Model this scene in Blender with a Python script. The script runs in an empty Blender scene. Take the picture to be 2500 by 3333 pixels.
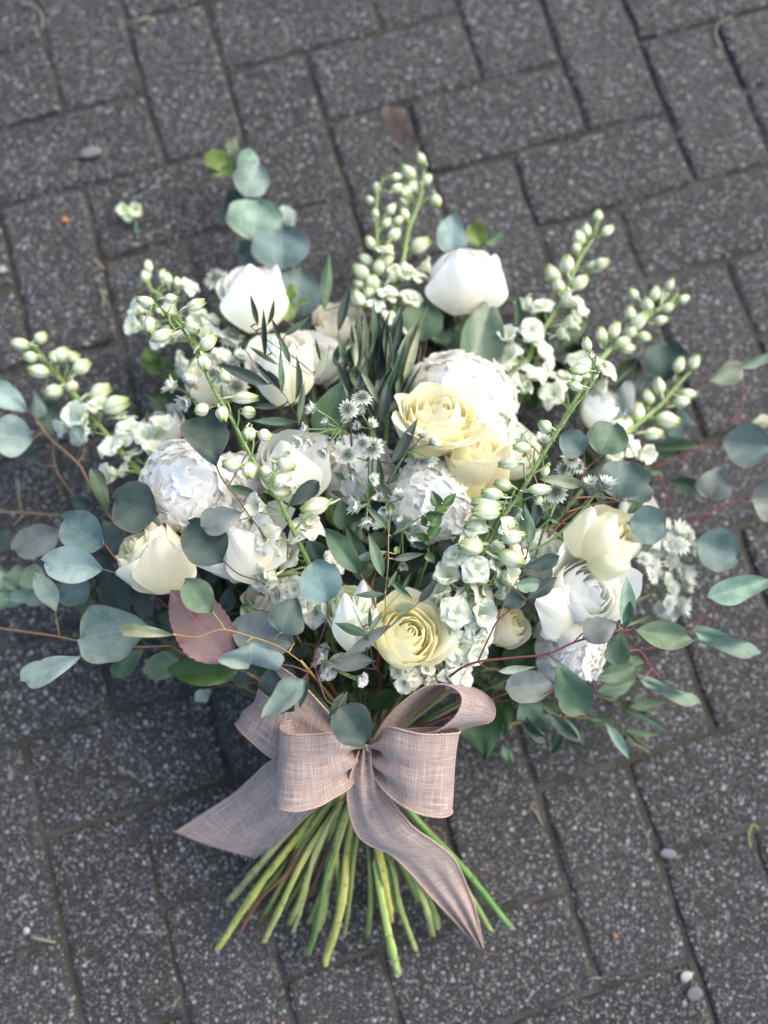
import bpy, math, random
from mathutils import Vector, Matrix, noise
random.seed(7)
R = random.uniform
C = bpy.context.scene.collection
rad = math.radians
# ------------------------------------------------------------------ camera, sky, sun, exposure
CAM_H = 0.833; PITCH = 1.4036; ROLL = 0.0641; FPX = 2503.0
cp, sp, cr, sr = math.cos(PITCH), math.sin(PITCH), math.cos(ROLL), math.sin(ROLL)
FW = Vector((0, cp, -sp)); UP0 = Vector((0, sp, cp)); RT0 = Vector((1, 0, 0))
RT = cr*RT0 + sr*UP0; UP = -sr*RT0 + cr*UP0
CAM = Vector((0, 0, CAM_H))
cd = bpy.data.cameras.new('camera'); cam = bpy.data.objects.new('camera', cd); C.objects.link(cam)
M3 = Matrix((RT, UP, -FW)).transposed()
cam.matrix_world = Matrix.Translation(CAM) @ M3.to_4x4()
cd.sensor_fit = 'VERTICAL'; cd.sensor_height = 36; cd.lens = 36*FPX/3333
cd.clip_start = 0.02; cd.clip_end = 100
cd.dof.use_dof = True; cd.dof.focus_distance = 0.624; cd.dof.aperture_fstop = 1.9
bpy.context.scene.camera = cam

SUN_EL, SUN_AZ = 44, 58                       # light from the upper right of the picture
w = bpy.data.worlds.new('World'); bpy.context.scene.world = w; w.use_nodes = True
nt = w.node_tree; sky = nt.nodes.new('ShaderNodeTexSky'); sky.sky_type = 'NISHITA'; sky.sun_disc = False
sky.sun_elevation = rad(SUN_EL); sky.sun_rotation = rad(SUN_AZ)
sky.air_density = 1.0; sky.dust_density = 3.0; sky.ozone_density = 1.0
bg = nt.nodes['Background']; bg.inputs[1].default_value = 0.13
nt.links.new(sky.outputs[0], bg.inputs[0])
sd = bpy.data.lights.new('sun', 'SUN'); sun = bpy.data.objects.new('sun', sd); C.objects.link(sun)
sd.energy = 0.95; sd.angle = rad(55); sd.color = (1, .965, .90)
sdir = Vector((math.sin(rad(SUN_AZ))*math.cos(rad(SUN_EL)), math.cos(rad(SUN_AZ))*math.cos(rad(SUN_EL)), math.sin(rad(SUN_EL))))
sun.rotation_euler = sdir.to_track_quat('Z', 'Y').to_euler(); sun.location = (1, 1, 2)
vs = bpy.context.scene.view_settings; vs.view_transform = 'Standard'; vs.look = 'None'; vs.exposure = 1.36; cy = bpy.context.scene.cycles; cy.max_bounces = 10; cy.diffuse_bounces = 6; cy.transmission_bounces = 6; vs.gamma = 1

# ------------------------------------------------------------------ measuring the photograph: frames of reference -> real points
VIEW = {'A': (0, 400, 1.659), 'B': (800, 400, 1.659), 'C': (1500, 600, 1.659), 'D': (0, 1200, 1.659), 'E': (700, 1200, 1.659),
        'F': (1500, 1400, 1.659), 'G': (500, 2100, 1.3825), 'H': (1500, 2100, 1.659), 'I': (0, 2100, 1.659), 'O': (0, 0, 0.66360)}
def at(v, x, y, h):
    ox, oy, s = VIEW[v]
    d = RT*((ox+x/s-1250)/FPX) - UP*((oy+y/s-1666.5)/FPX) + FW
    return CAM + d*((h-CAM_H)/d.z)
def size(v, p, n):                           # length in metres of n units of that view at the point p
    return n/VIEW[v][2]/FPX*((p-CAM).dot(FW))
def wdir(x, y, z): return (RT*x + UP*y - FW*z).normalized()

# ------------------------------------------------------------------ mesh helpers
class MB:
    def __init__(s): s.v = []; s.f = []; s.uv = []; s.m = []
    def add(s, vs_, uvs, fs, m=0):
        b = len(s.v); s.v += vs_; s.uv += uvs
        for f in fs: s.f.append([i+b for i in f]); s.m.append(m)
    def grid(s, fn, nu, nv, m=0, close=False):
        vs_, uv = [], []
        for j in range(nv+1):
            for i in range(nu+1):
                a, b = i/nu, j/nv
                vs_.append(Vector(fn(a, b))); uv.append((a, b))
        fs = [(j*(nu+1)+i, j*(nu+1)+i+1, (j+1)*(nu+1)+i+1, (j+1)*(nu+1)+i) for j in range(nv) for i in range(nu)]
        s.add(vs_, uv, fs, m)
    def tube(s, pts, rads, n=7, m=0, cap=True, steps=4, cutdir=None):
        P, Q = smooth(pts, rads, steps)
        vs_, uv = [], []; L = 0
        t = (P[1]-P[0]).normalized(); nrm = t.orthogonal().normalized()
        for k, p in enumerate(P):
            t = (P[min(k+1, len(P)-1)]-P[max(k-1, 0)]).normalized()
            nrm = (nrm - t*nrm.dot(t)).normalized(); b = t.cross(nrm)
            if k: L += (p-P[k-1]).length
            for i in range(n):
                a = 2*math.pi*i/n; off = (nrm*math.cos(a)+b*math.sin(a))*Q[k]
                if cutdir is not None and k == len(P)-1: off = off + t*off.dot(cutdir)*2.2
                vs_.append(p+off); uv.append((i/n, L))
        fs = [(k*n+i, k*n+(i+1) % n, (k+1)*n+(i+1) % n, (k+1)*n+i) for k in range(len(P)-1) for i in range(n)]
        if cap:
            fs += [tuple(range(n))[::-1]]
        s.add(vs_, uv, fs, m)
        if cap: s.add([v.copy() for v in vs_[-n:]], [(0.5, L)]*n, [tuple(range(n))], m if cutdir is None else m+1)
    def ball(s, c, r, m=0, n=6, k=4):
        c = Vector(c); rr = r if hasattr(r, '__len__') else (r, r, r)
        s.grid(lambda a, b: (c.x+rr[0]*math.sin(b*math.pi)*math.cos(a*2*math.pi), c.y+rr[1]*math.sin(b*math.pi)*math.sin(a*2*math.pi), c.z+rr[2]*math.cos(b*math.pi)), n, k, m)
    def mesh(s, name, mats, smooth_=True, origin=None):
        me = bpy.data.meshes.new(name)
        vv = [tuple(v-origin) for v in s.v] if origin is not None else [tuple(v) for v in s.v]
        me.from_pydata(vv, [], s.f)
        ul = me.uv_layers.new(name='UVMap'); li = [0]*len(me.loops); me.loops.foreach_get('vertex_index', li)
        buf = []
        for i in li: buf += s.uv[i]
        ul.data.foreach_set('uv', buf)
        for m in (mats if isinstance(mats, (list, tuple)) else [mats]): me.materials.append(m)
        me.polygons.foreach_set('material_index', s.m)
        me.polygons.foreach_set('use_smooth', [smooth_]*len(me.polygons))
        me.update(); return me
def smooth(pts, rads, steps):
    pts = [Vector(p) for p in pts]
    if not hasattr(rads, '__len__'): rads = [rads]*len(pts)
    if len(pts) == 2: steps = max(1, steps//2)
    P, Q = [], []
    for i in range(len(pts)-1):
        a, b = pts[max(i-1, 0)], pts[i]; c, d = pts[i+1], pts[min(i+2, len(pts)-1)]
        for k in range(steps):
            t = k/steps
            P.append(.5*((2*b)+(c-a)*t+(2*a-5*b+4*c-d)*t*t+(3*b-a-3*c+d)*t**3)); Q.append(rads[i]+(rads[i+1]-rads[i])*t)
    P.append(pts[-1]); Q.append(rads[-1])
    return P, Q

def tag(o, label=None, cat=None, group=None, kind=None):
    for k, v in (('label', label), ('category', cat), ('group', group), ('kind', kind)):
        if v: o[k] = v
    return o
def thing(name, loc, label, cat, group=None):
    o = bpy.data.objects.new(name, None); o.empty_display_size = .02; C.objects.link(o); o.location = loc
    return tag(o, label, cat, group)
def put(name, me, parent=None, M=None, col=(1, 1, 1), label=None):
    o = bpy.data.objects.new(name, me); C.objects.link(o)
    if M is not None: o.matrix_basis = (Matrix.Translation(-parent.location) @ M) if parent is not None else M
    if parent is not None: o.parent = parent
    o.color = (*col, 1)
    if label: o['label'] = label
    return o
def frame(loc, X, Y, Z): 
    return Matrix.Translation(loc) @ Matrix((X, Y, Z)).transposed().to_4x4()

# ------------------------------------------------------------------ materials
def newmat(name):
    m = bpy.data.materials.new(name); m.use_nodes = True; t = m.node_tree
    p = t.nodes['Principled BSDF']; return m, t, p
class N:
    def __init__(s, t): s.t = t
    def n(s, ty, ins=None, **kw):
        x = s.t.nodes.new(ty)
        for k, v in kw.items(): setattr(x, k, v)
        for k, v in (ins or {}).items():
            if hasattr(v, 'type') and hasattr(v, 'links'): s.t.links.new(v, x.inputs[k])
            else: x.inputs[k].default_value = v
        return x
    def math(s, op, a, b=0, c=0): return s.n('ShaderNodeMath', {0: a, 1: b, 2: c}, operation=op).outputs[0]
    def mix(s, f, a, b, mode='MIX'):
        x = s.t.nodes.new('ShaderNodeMix'); x.data_type = 'RGBA'; x.blend_type = mode
        for i, v in ((0, f), (6, a), (7, b)):
            if hasattr(v, 'links'): s.t.links.new(v, x.inputs[i])
            elif i and len(v) == 3: x.inputs[i].default_value = (*v, 1)
            else: x.inputs[i].default_value = v
        return x.outputs[2]
    def ramp(s, f, stops, interp='LINEAR'):
        x = s.t.nodes.new('ShaderNodeValToRGB'); s.t.links.new(f, x.inputs[0]); r = x.color_ramp; r.interpolation = interp
        while len(r.elements) < len(stops): r.elements.new(.5)
        for e, (p_, c_) in zip(r.elements, stops): e.position = p_; e.color = (*c_, 1) if hasattr(c_, '__len__') else (c_, c_, c_, 1)
        return x.outputs[0]
    def maprange(s, v, a, b, c=0, d=1): return s.n('ShaderNodeMapRange', {0: v, 1: a, 2: b, 3: c, 4: d}).outputs[0]
def translucent(t, p, colsock, f):
    n = N(t); tr = n.n('ShaderNodeBsdfTranslucent'); t.links.new(colsock, tr.inputs[0])
    mx = n.n('ShaderNodeMixShader'); mx.inputs[0].default_value = f
    t.links.new(p.outputs[0], mx.inputs[1]); t.links.new(tr.outputs[0], mx.inputs[2])
    t.links.new(mx.outputs[0], t.nodes['Material Output'].inputs[0])

def leaf_material(name, vein=.35, edge=(.25, .12, .10), edge_f=.35, rough=.55, under=.25, nveins=9, cross=False, spec=.35, transl=.14, mottle=None, vw=.07):
    m, t, p = newmat(name); n = N(t)
    oi = n.n('ShaderNodeObjectInfo'); uv = n.n('ShaderNodeTexCoord')
    sx = n.n('ShaderNodeSeparateXYZ', {0: uv.outputs['UV']})
    au = n.math('ABSOLUTE', n.math('MULTIPLY_ADD', sx.outputs[0], 2, -1))
    geo = n.n('ShaderNodeNewGeometry')
    nz = n.n('ShaderNodeTexNoise', {'Vector': geo.outputs['Position'], 'Scale': 90.0, 'Detail': 5.0})
    nz2 = n.n('ShaderNodeTexNoise', {'Vector': geo.outputs['Position'], 'Scale': 900.0, 'Detail': 3.0})
    # pinnate veins: lines leaving the midrib forwards, bent by noise
    ph = n.math('SUBTRACT', sx.outputs[1], n.math('MULTIPLY', n.math('POWER', au, .8), .22))
    ph = n.math('ADD', ph, n.math('MULTIPLY', nz.outputs[0], .12))
    fr = n.math('ABSOLUTE', n.math('SUBTRACT', n.math('FRACT', n.math('MULTIPLY', ph, float(nveins))), .5))
    v1 = n.maprange(fr, .0, vw, 1, 0)
    v1 = n.math('MULTIPLY', v1, n.maprange(au, .2, .9, .7, .15))
    mid = n.maprange(au, .015, .05, 1, 0)
    vv = n.math('MAXIMUM', v1, mid)
    vo = n.n('ShaderNodeTexVoronoi', {'Vector': geo.outputs['Position'], 'Scale': 420.0}, feature='DISTANCE_TO_EDGE')
    net = n.maprange(vo.outputs[0], 0, .06, .35, 0)
    vv = n.math('MAXIMUM', vv, net)
    base = oi.outputs['Color']
    hsv = n.n('ShaderNodeHueSaturation', {'Color': base, 'Saturation': .8, 'Value': 1.45, 'Fac': 1.0})
    hsd = n.n('ShaderNodeHueSaturation', {'Color': base, 'Saturation': 1.2, 'Value': .7, 'Fac': 1.0})
    c = n.mix(n.maprange(nz.outputs[0], .40, .60), hsd.outputs[0], base); nb = n.n('ShaderNodeTexNoise', {'Vector': geo.outputs['Position'], 'Scale': 38.0, 'Detail': 4.0}); c = n.mix(n.math('MULTIPLY', n.maprange(nb.outputs[0], .45, .7), .35), c, hsv.outputs[0])
    if mottle: c = n.mix(n.math('MULTIPLY', n.maprange(nb.outputs[0], .42, .58), .7), c, mottle)
    c = n.mix(n.math('MULTIPLY', nz2.outputs[0], .25), c, hsv.outputs[0])
    c = n.mix(n.math('MULTIPLY', vv, vein), c, hsv.outputs[0])
    ed = n.math('MULTIPLY', n.maprange(au, .90, 1.0), edge_f)
    c = n.mix(ed, c, edge)
    c = n.mix(n.math('MULTIPLY', geo.outputs['Backfacing'], under), c, hsv.outputs[0])
    sv = n.n('ShaderNodeTexVoronoi', {'Vector': geo.outputs['Position'], 'Scale': 190.0, 'Randomness': 1.0})   # odd brown speck
    c = n.mix(n.math('MULTIPLY', n.maprange(sv.outputs[0], .05, .09, 1, 0), n.maprange(nz.outputs[0], .55, .62)), c, (.07, .04, .02))
    t.links.new(c, p.inputs['Base Color']); p.inputs['Roughness'].default_value = rough
    p.inputs['Specular IOR Level'].default_value = spec
    bm = n.n('ShaderNodeBump', {'Height': n.math('ADD', n.math('MULTIPLY', vv, -.6), n.math('MULTIPLY', nz.outputs[0], .8)), 'Strength': .35, 'Distance': .0006})
    t.links.new(bm.outputs[0], p.inputs['Normal'])
    translucent(t, p, c, transl)
    return m
M_EUC = leaf_material('eucalyptus_leaf', vein=.42, rough=.55, edge_f=.5)
M_WIL = leaf_material('willow_leaf', vein=.12, rough=.45, edge_f=.15, nveins=16)
M_ROSELEAF = leaf_material('rose_leaf', vw=.11, vein=.55, rough=.33, edge_f=.25, edge=(.08, .09, .02), nveins=8, spec=.5)
M_PURPLE = leaf_material('purple_leaf', mottle=(.17, .16, .14), vw=.16, vein=.85, rough=.45, edge_f=.5, edge=(.30, .05, .07), nveins=8)

def petal_material(name, tipc, basec, rough=.5, transl=.3, veins=.12, green_tip=0, bump=.45):
    m, t, p = newmat(name); n = N(t)
    oi = n.n('ShaderNodeObjectInfo'); uv = n.n('ShaderNodeTexCoord')
    sx = n.n('ShaderNodeSeparateXYZ', {0: uv.outputs['UV']})
    geo = n.n('ShaderNodeNewGeometry')
    nz = n.n('ShaderNodeTexNoise', {'Vector': geo.outputs['Position'], 'Scale': 60.0, 'Detail': 4.0})
    g = n.ramp(sx.outputs[1], [(0, basec), (.38, tuple((a+b)/2 for a, b in zip(basec, tipc))), (.85, tipc), (1, tipc)])
    c = n.mix(1.0, g, oi.outputs['Color'], 'MULTIPLY')
    mp = n.n('ShaderNodeMapping', {'Vector': uv.outputs['UV'], 'Scale': (38, 2.2, 1)})
    vz = n.n('ShaderNodeTexNoise', {'Vector': mp.outputs[0], 'Scale': 1.0, 'Detail': 3.0})
    vf = n.math('MULTIPLY', n.maprange(vz.outputs[0], .5, .75), veins)
    c = n.mix(vf, c, (.55, .56, .36))
    c = n.mix(n.math('MULTIPLY', n.maprange(nz.outputs[0], .58, .8), .18), c, (.62, .52, .36))
    if green_tip:
        au = n.math('ABSOLUTE', n.math('MULTIPLY_ADD', sx.outputs[0], 2, -1))
        sp_ = n.math('MULTIPLY', n.maprange(sx.outputs[1], .70, .88), n.maprange(au, .12, .45, 1, 0))
        c = n.mix(n.math('MULTIPLY', sp_, green_tip), c, (.36, .50, .13))
        st = n.math('MULTIPLY', n.maprange(au, 0, .16, 1, 0), .30)
        c = n.mix(st, c, (.50, .60, .28))
    t.links.new(c, p.inputs['Base Color']); p.inputs['Roughness'].default_value = rough
    p.inputs['Specular IOR Level'].default_value = .3
    p.inputs['Sheen Weight'].default_value = .0
    bm = n.n('ShaderNodeBump', {'Height': n.math('ADD', vz.outputs[0], nz.outputs[0]), 'Strength': bump, 'Distance': .0012})
    t.links.new(bm.outputs[0], p.inputs['Normal'])
    translucent(t, p, c, transl)
    return m
M_ROSE = petal_material('rose_petal', (.95, .945, .91), (.92, .88, .66), veins=.14, transl=.40)
M_YROSE = petal_material('yellow_rose_petal', (.98, .95, .80), (.98, .91, .58), veins=.0, transl=.5)
M_HYD = petal_material('hydrangea_petal', (1.0, .985, .935), (.98, .97, .90), veins=.0, transl=.28, bump=.05)
M_DEL = petal_material('delphinium_petal', (.97, .965, .93), (.84, .87, .68), veins=.05, bump=.08, green_tip=.7, transl=.35)
M_BRACT = petal_material('astrantia_bract', (.86, .88, .80), (.66, .74, .52), veins=.5, green_tip=.5, rough=.6)

def bud_material():
    m, t, p = newmat('bud_skin'); n = N(t)
    oi = n.n('ShaderNodeObjectInfo'); uv = n.n('ShaderNodeTexCoord'); sx = n.n('ShaderNodeSeparateXYZ', {0: uv.outputs['UV']})
    g = n.ramp(sx.outputs[1], [(0, (.32, .46, .16)), (.16, (.58, .66, .38)), (.34, (.80, .82, .66)), (.66, (.82, .82, .66)), (.86, (.50, .58, .26)), (1, (.26, .34, .12))])
    wv = n.math('ABSOLUTE', n.math('SUBTRACT', n.math('FRACT', n.math('MULTIPLY', sx.outputs[0], 5)), .5))
    c = n.mix(n.maprange(wv, 0, .14, .65, 0), g, (.40, .50, .20))
    nz = n.n('ShaderNodeTexNoise', {'Vector': n.n('ShaderNodeNewGeometry').outputs['Position'], 'Scale': 250.0, 'Detail': 3.0})
    c = n.mix(n.math('MULTIPLY', n.maprange(nz.outputs[0], .5, .75), .4), c, (.62, .62, .38))
    c = n.mix(1.0, c, oi.outputs['Color'], 'MULTIPLY')
    t.links.new(c, p.inputs['Base Color']); p.inputs['Roughness'].default_value = .45; p.inputs['Specular IOR Level'].default_value = .3
    translucent(t, p, c, .15); return m
M_BUD = bud_material()
def stem_material(name, streak=.3, rough=.5):
    m, t, p = newmat(name); n = N(t); oi = n.n('ShaderNodeObjectInfo'); g = n.n('ShaderNodeNewGeometry')
    uv = n.n('ShaderNodeTexCoord')
    mp = n.n('ShaderNodeMapping', {'Vector': uv.outputs['UV'], 'Scale': (7, 25, 1)})
    a = n.n('ShaderNodeTexNoise', {'Vector': mp.outputs[0], 'Scale': 1.0, 'Detail': 4.0})
    b = n.n('ShaderNodeTexNoise', {'Vector': g.outputs['Position'], 'Scale': 160.0, 'Detail': 4.0})
    hi = n.n('ShaderNodeHueSaturation', {'Color': oi.outputs['Color'], 'Value': 1.5, 'Saturation': .8, 'Hue': .48}); lo = n.n('ShaderNodeHueSaturation', {'Color': oi.outputs['Color'], 'Value': .55})
    c = n.mix(n.maprange(a.outputs[0], .35, .7), lo.outputs[0], hi.outputs[0])
    c = n.mix(.6, oi.outputs['Color'], c)
    c = n.mix(n.math('MULTIPLY', n.maprange(b.outputs[0], .58, .66), streak*1.6), c, (.10, .06, .02))
    t.links.new(c, p.inputs['Base Color']); p.inputs['Roughness'].default_value = rough; p.inputs['Specular IOR Level'].default_value = .4
    bm = n.n('ShaderNodeBump', {'Height': a.outputs[0], 'Strength': .3, 'Distance': .0008}); t.links.new(bm.outputs[0], p.inputs['Normal'])
    return m
M_STEM = stem_material('stem_skin')
def flat(name, c, rough=.6):
    m, t, p = newmat(name); n = N(t); g = n.n('ShaderNodeNewGeometry')
    b = n.n('ShaderNodeTexNoise', {'Vector': g.outputs['Position'], 'Scale': 500.0, 'Detail': 3.0})
    t.links.new(n.mix(b.outputs[0], tuple(x*.65 for x in c), tuple(min(1, x*1.35) for x in c)), p.inputs['Base Color']); p.inputs['Roughness'].default_value = rough; return m
M_CUT = flat('cut_end', (.55, .55, .28)); M_PIN = flat('pin', (.46, .47, .45)); M_PIND = flat('pin_stalk', (.12, .14, .10))
M_STAMEN = flat('floret_heart', (.62, .66, .40)); M_SEPAL = flat('sepal', (.16, .25, .09))

# ------------------------------------------------------------------ pavement of block pavers
def paver_material():
    m, t, p = newmat('aggregate_concrete'); n = N(t); g = n.n('ShaderNodeNewGeometry'); oi = n.n('ShaderNodeObjectInfo'); P = g.outputs['Position']
    big = n.n('ShaderNodeTexNoise', {'Vector': P, 'Scale': 7.0, 'Detail': 4.0})
    fine = n.n('ShaderNodeTexNoise', {'Vector': P, 'Scale': 420.0, 'Detail': 6.0, 'Roughness': .7})
    c = n.ramp(fine.outputs[0], [(.3, (.011, .011, .0105)), (.55, (.026, .026, .0245)), (.8, (.056, .056, .053))])
    c = n.mix(n.maprange(oi.outputs['Random'], 0, 1, 0, .55), c, (.045, .045, .042))
    c = n.mix(n.math('MULTIPLY', n.maprange(big.outputs[0], .45, .7), .45), c, (.020, .019, .018))
    H = n.math('MULTIPLY', fine.outputs[0], .35)
    for sc, lo, hi, seed, thr in ((300., .26, .40, 3.3, .30), (150., .26, .34, 0., .50), (200., .24, .36, 9.1, .55), (105., .18, .24, 7.7, .86), (600., .28, .42, 5.1, .35)):
        mp = n.n('ShaderNodeMapping', {'Vector': P, 'Location': (seed, seed*.7, 0), 'Scale': (1, 1, .35)})
        jz = n.n('ShaderNodeTexNoise', {'Vector': mp.outputs[0], 'Scale': sc*1.5, 'Detail': 1.0})
        vec = n.n('ShaderNodeVectorMath', {0: mp.outputs[0], 1: n.n('ShaderNodeVectorMath', {0: jz.outputs[1], 'Scale': .28/sc}, operation='SCALE').outputs[0]}, operation='ADD').outputs[0]
        vo = n.n('ShaderNodeTexVoronoi', {'Vector': vec, 'Scale': sc}, voronoi_dimensions='2D')
        s3 = n.n('ShaderNodeSeparateColor', {0: vo.outputs['Color']})
        ok = n.math('GREATER_THAN', s3.outputs[0], thr)
        rr = n.math('MULTIPLY_ADD', s3.outputs[1], hi-.05, .07)
        mask = n.math('MULTIPLY', n.maprange(n.math('SUBTRACT', vo.outputs[0], rr), -.04, .03, 1, 0), ok)
        col = n.ramp(s3.outputs[2], [(0, (.045, .042, .042)), (.25, (.09, .082, .085)), (.44, (.10, .105, .12)), (.58, (.19, .175, .145)), (.74, (.27, .275, .285)), (.88, (.42, .41, .39)), (.965, (.24, .15, .09)), (1, (.5, .5, .48))], 'CONSTANT')
        c = n.mix(n.math('MULTIPLY', mask, .72), c, col); H = n.math('ADD', H, n.math('MULTIPLY', mask, .6))
    mo = n.n('ShaderNodeTexNoise', {'Vector': P, 'Scale': 16.0, 'Detail': 5.0})
    c = n.mix(n.math('MULTIPLY', n.maprange(mo.outputs[0], .60, .78), .35), c, (.055, .06, .022))
    t.links.new(c, p.inputs['Base Color']); p.inputs['Roughness'].default_value = .82; p.inputs['Specular IOR Level'].default_value = .3
    bm = n.n('ShaderNodeBump', {'Height': H, 'Strength': .7, 'Distance': .0011}); t.links.new(bm.outputs[0], p.inputs['Normal'])
    return m
M_PAV = paver_material()
def bed_material():
    m, t, p = newmat('joint_sand'); n = N(t); P = n.n('ShaderNodeNewGeometry').outputs['Position']
    a = n.n('ShaderNodeTexNoise', {'Vector': P, 'Scale': 600.0, 'Detail': 4.0}); b = n.n('ShaderNodeTexNoise', {'Vector': P, 'Scale': 9.0, 'Detail': 4.0})
    c = n.ramp(a.outputs[0], [(.3, (.010, .010, .009)), (.7, (.055, .052, .045))])
    b3 = n.n('ShaderNodeTexNoise', {'Vector': P, 'Scale': 22.0, 'Detail': 5.0})
    c = n.mix(n.maprange(b3.outputs[0], .45, .6), c, n.mix(a.outputs[0], (.03, .03, .027), (.12, .115, .10)))
    c = n.mix(n.maprange(b.outputs[0], .50, .66), c, n.mix(a.outputs[0], (.02, .021, .012), (.07, .065, .038)))
    t.links.new(c, p.inputs['Base Color']); p.inputs['Roughness'].default_value = .95
    bm = n.n('ShaderNodeBump', {'Height': a.outputs[0], 'Strength': .8, 'Distance': .002}); t.links.new(bm.outputs[0], p.inputs['Normal']); return m
ROT, GX, GY = .3522, -.4401, .3779
cR, sR = math.cos(ROT), math.sin(ROT)
def lat(u, v): return Vector((.1*(u*cR+v*sR)+GX, .1*(u*sR-v*cR)+GY, 0))
ground = thing('pavement', (0, 0, 0), None, None); ground['kind'] = 'structure'
b = MB(); b.grid(lambda a, c: ((a-.5)*8, (c-.5)*8, -.0042), 2, 2)
o = put('joint_bed', b.mesh('joint_bed', bed_material(), False), ground)
def paver_mesh(L, W, seed):
    rnd = random.Random(seed); b = MB(); hl, hw = L/2-.0018, W/2-.0018
    nx, ny = 8, 4
    def ring(ins, z, jit):
        pts = []
        for i in range(nx): pts.append((-hl+ins+(2*hl-2*ins)*i/nx, -hw+ins))
        for i in range(ny): pts.append((hl-ins, -hw+ins+(2*hw-2*ins)*i/ny))
        for i in range(nx): pts.append((hl-ins-(2*hl-2*ins)*i/nx, hw-ins))
        for i in range(ny): pts.append((-hl+ins, hw-ins-(2*hw-2*ins)*i/ny))
        out = []
        for k, (x, y) in enumerate(pts):
            corner = k in (0, nx, nx+ny, 2*nx+ny)
            q = .0016 if corner else 0
            out.append(Vector((x-math.copysign(q, x)+rnd.uniform(-jit, jit), y-math.copysign(q, y)+rnd.uniform(-jit, jit), z+rnd.uniform(-jit, jit)*.6)))
        return out
    n = 2*(nx+ny)
    rings = [ring(0, -.03, 0), ring(.0004, -.0042, .0007), ring(.0020, -.0014, .0011), ring(.0055, 0, .0010)]
    for r in rings: b.v += r; b.uv += [(0, 0)]*n
    for k in range(3):
        for i in range(n): b.f.append((k*n+i, k*n+(i+1) % n, (k+1)*n+(i+1) % n, (k+1)*n+i)); b.m.append(0)
    b.f.append(tuple(range(3*n, 4*n))); b.m.append(0)
    return b.mesh('paver', M_PAV, False)
PM = [paver_mesh(.2, .1, s) for s in range(7)]
for u in range(-8, 20):
    for v in range(-9, 20):
        k = (u-v) % 4
        if k not in (1, 2): continue
        c = lat(u+1, v+.5) if k == 2 else lat(u+.5, v+1)
        if abs(c.x-.0) > .92 or abs(c.y-.02) > 1.0: continue
        M = Matrix.Translation(c+Vector((R(-.0006, .0006), R(-.0006, .0006), R(-.0016, .0008)))) @ Matrix.Rotation(ROT+(0 if k == 2 else math.pi/2)+R(-.006, .006)+random.choice((0, math.pi)), 4, 'Z') @ Matrix.Rotation(R(-.008, .008), 4, 'X') @ Matrix.Rotation(R(-.005, .005), 4, 'Y')
        put('paver', random.choice(PM), ground, M)
# moss growing in the joints: nobody could count it
M_MOSS = flat('moss', (.055, .055, .02), .95)
b = MB()
for _ in range(900):
    if random.random() < .5: p0 = lat(random.randint(-5, 13)+R(-.03, .03), R(-4, 13))
    else: p0 = lat(R(-5, 13), random.randint(-4, 13)+R(-.03, .03))
    if noise.noise(p0*9+Vector((3, 1, 0))) < .16: continue
    for k in range(3):
        q = p0+Vector((R(-.002, .002), R(-.002, .002), -.0045)); r = R(.0008, .0022)
        b.ball(q, (r*1.4, r*1.2, r*.9), n=5, k=3)
mo = put('moss', b.mesh('moss', M_MOSS)); tag(mo, None, None, None, 'stuff')

# ------------------------------------------------------------------ leaves
def leaf_mesh(name, kind, bend, fold, wav, seed, mat):
    rnd = random.Random(seed); ph = rnd.uniform(0, 6); asym = rnd.uniform(-.05, .05)
    def hw(t):
        if not 0 < t < 1: return 0
        if kind == 'round': return .5*min(1, 1.06*math.sin(math.pi*t**.92)**.56)
        if kind == 'heart': return .5*min(1, 1.03*math.sin(math.pi*t**.80)**.60)
        if kind == 'obov': return .5*math.sin(math.pi*t**1.45)**.62
        if kind == 'spade': return .5*math.sin(math.pi*(t**.95))**.78
        if kind == 'ptd': return .5*math.sin(math.pi*t**.62)**.9
        if kind == 'lance': return .5*math.sin(math.pi*t**.8)
        if kind == 'serr': return .5*(math.sin(math.pi*t**.72)**.8)*(1+.10*((t*13) % 1))
    nv = 26 if kind == 'serr' else (14 if kind != 'lance' else 10); nu = 8 if kind != 'lance' else 4
    def fn(a, t):
        u = 2*a-1; h = max(hw(t), .004)*(1+.05*math.sin(5*t+ph)+(.035*math.sin(11*t+ph*3+(2 if u > 0 else 0)) if kind != 'lance' else 0)-(.10*math.exp(-((t-.35-.08*ph)/.035)**2) if (kind in ('round', 'heart', 'obov') and u > 0 and seed % 3 == 0) else 0))
        x = u*h+asym*math.sin(math.pi*t)+.03*math.sin(3*t+ph)
        y = t
        if kind in ('round', 'obov', 'heart') and t > .8: y -= .05*(1-abs(u))*(t-.8)/.2*(1 if seed % 2 else 0)
        z = abs(u)**1.3*h*fold*2 - bend*(t**1.7) + bend*.3*t + wav*math.sin(7*t+ph*2+u*2.1)*abs(u)*.12
        return (x, y, z)
    b = MB(); b.grid(fn, nu, nv); return b.mesh(name, mat)
LM = {}
for kd, mat, nm in (('round', M_EUC, 'round'), ('heart', M_EUC, 'heart'), ('obov', M_EUC, 'obov'), ('spade', M_EUC, 'spade'), ('ptd', M_EUC, 'ptd'), ('lance', M_WIL, 'lance'), ('serr', M_ROSELEAF, 'serr'), ('ptd', M_ROSELEAF, 'glossy')):
    LM[nm] = [leaf_mesh('leaf_'+nm, kd, bd*(.35 if kd == 'lance' else 1), fo*(.6 if kd == 'lance' else 1), wv*(.3 if kd == 'lance' else 1), i+3*len(nm), mat) for i, (bd, fo, wv) in enumerate(((.12, .20, .8), (.30, .10, 1.3), (-.12, .30, 1.0), (.42, .34, .7), (.20, -.16, 1.2)))]
LM['petal'] = []; LM['purple'] = [leaf_mesh('leaf_purple', 'serr', .1, .12, .5, 5, M_PURPLE)]
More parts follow.
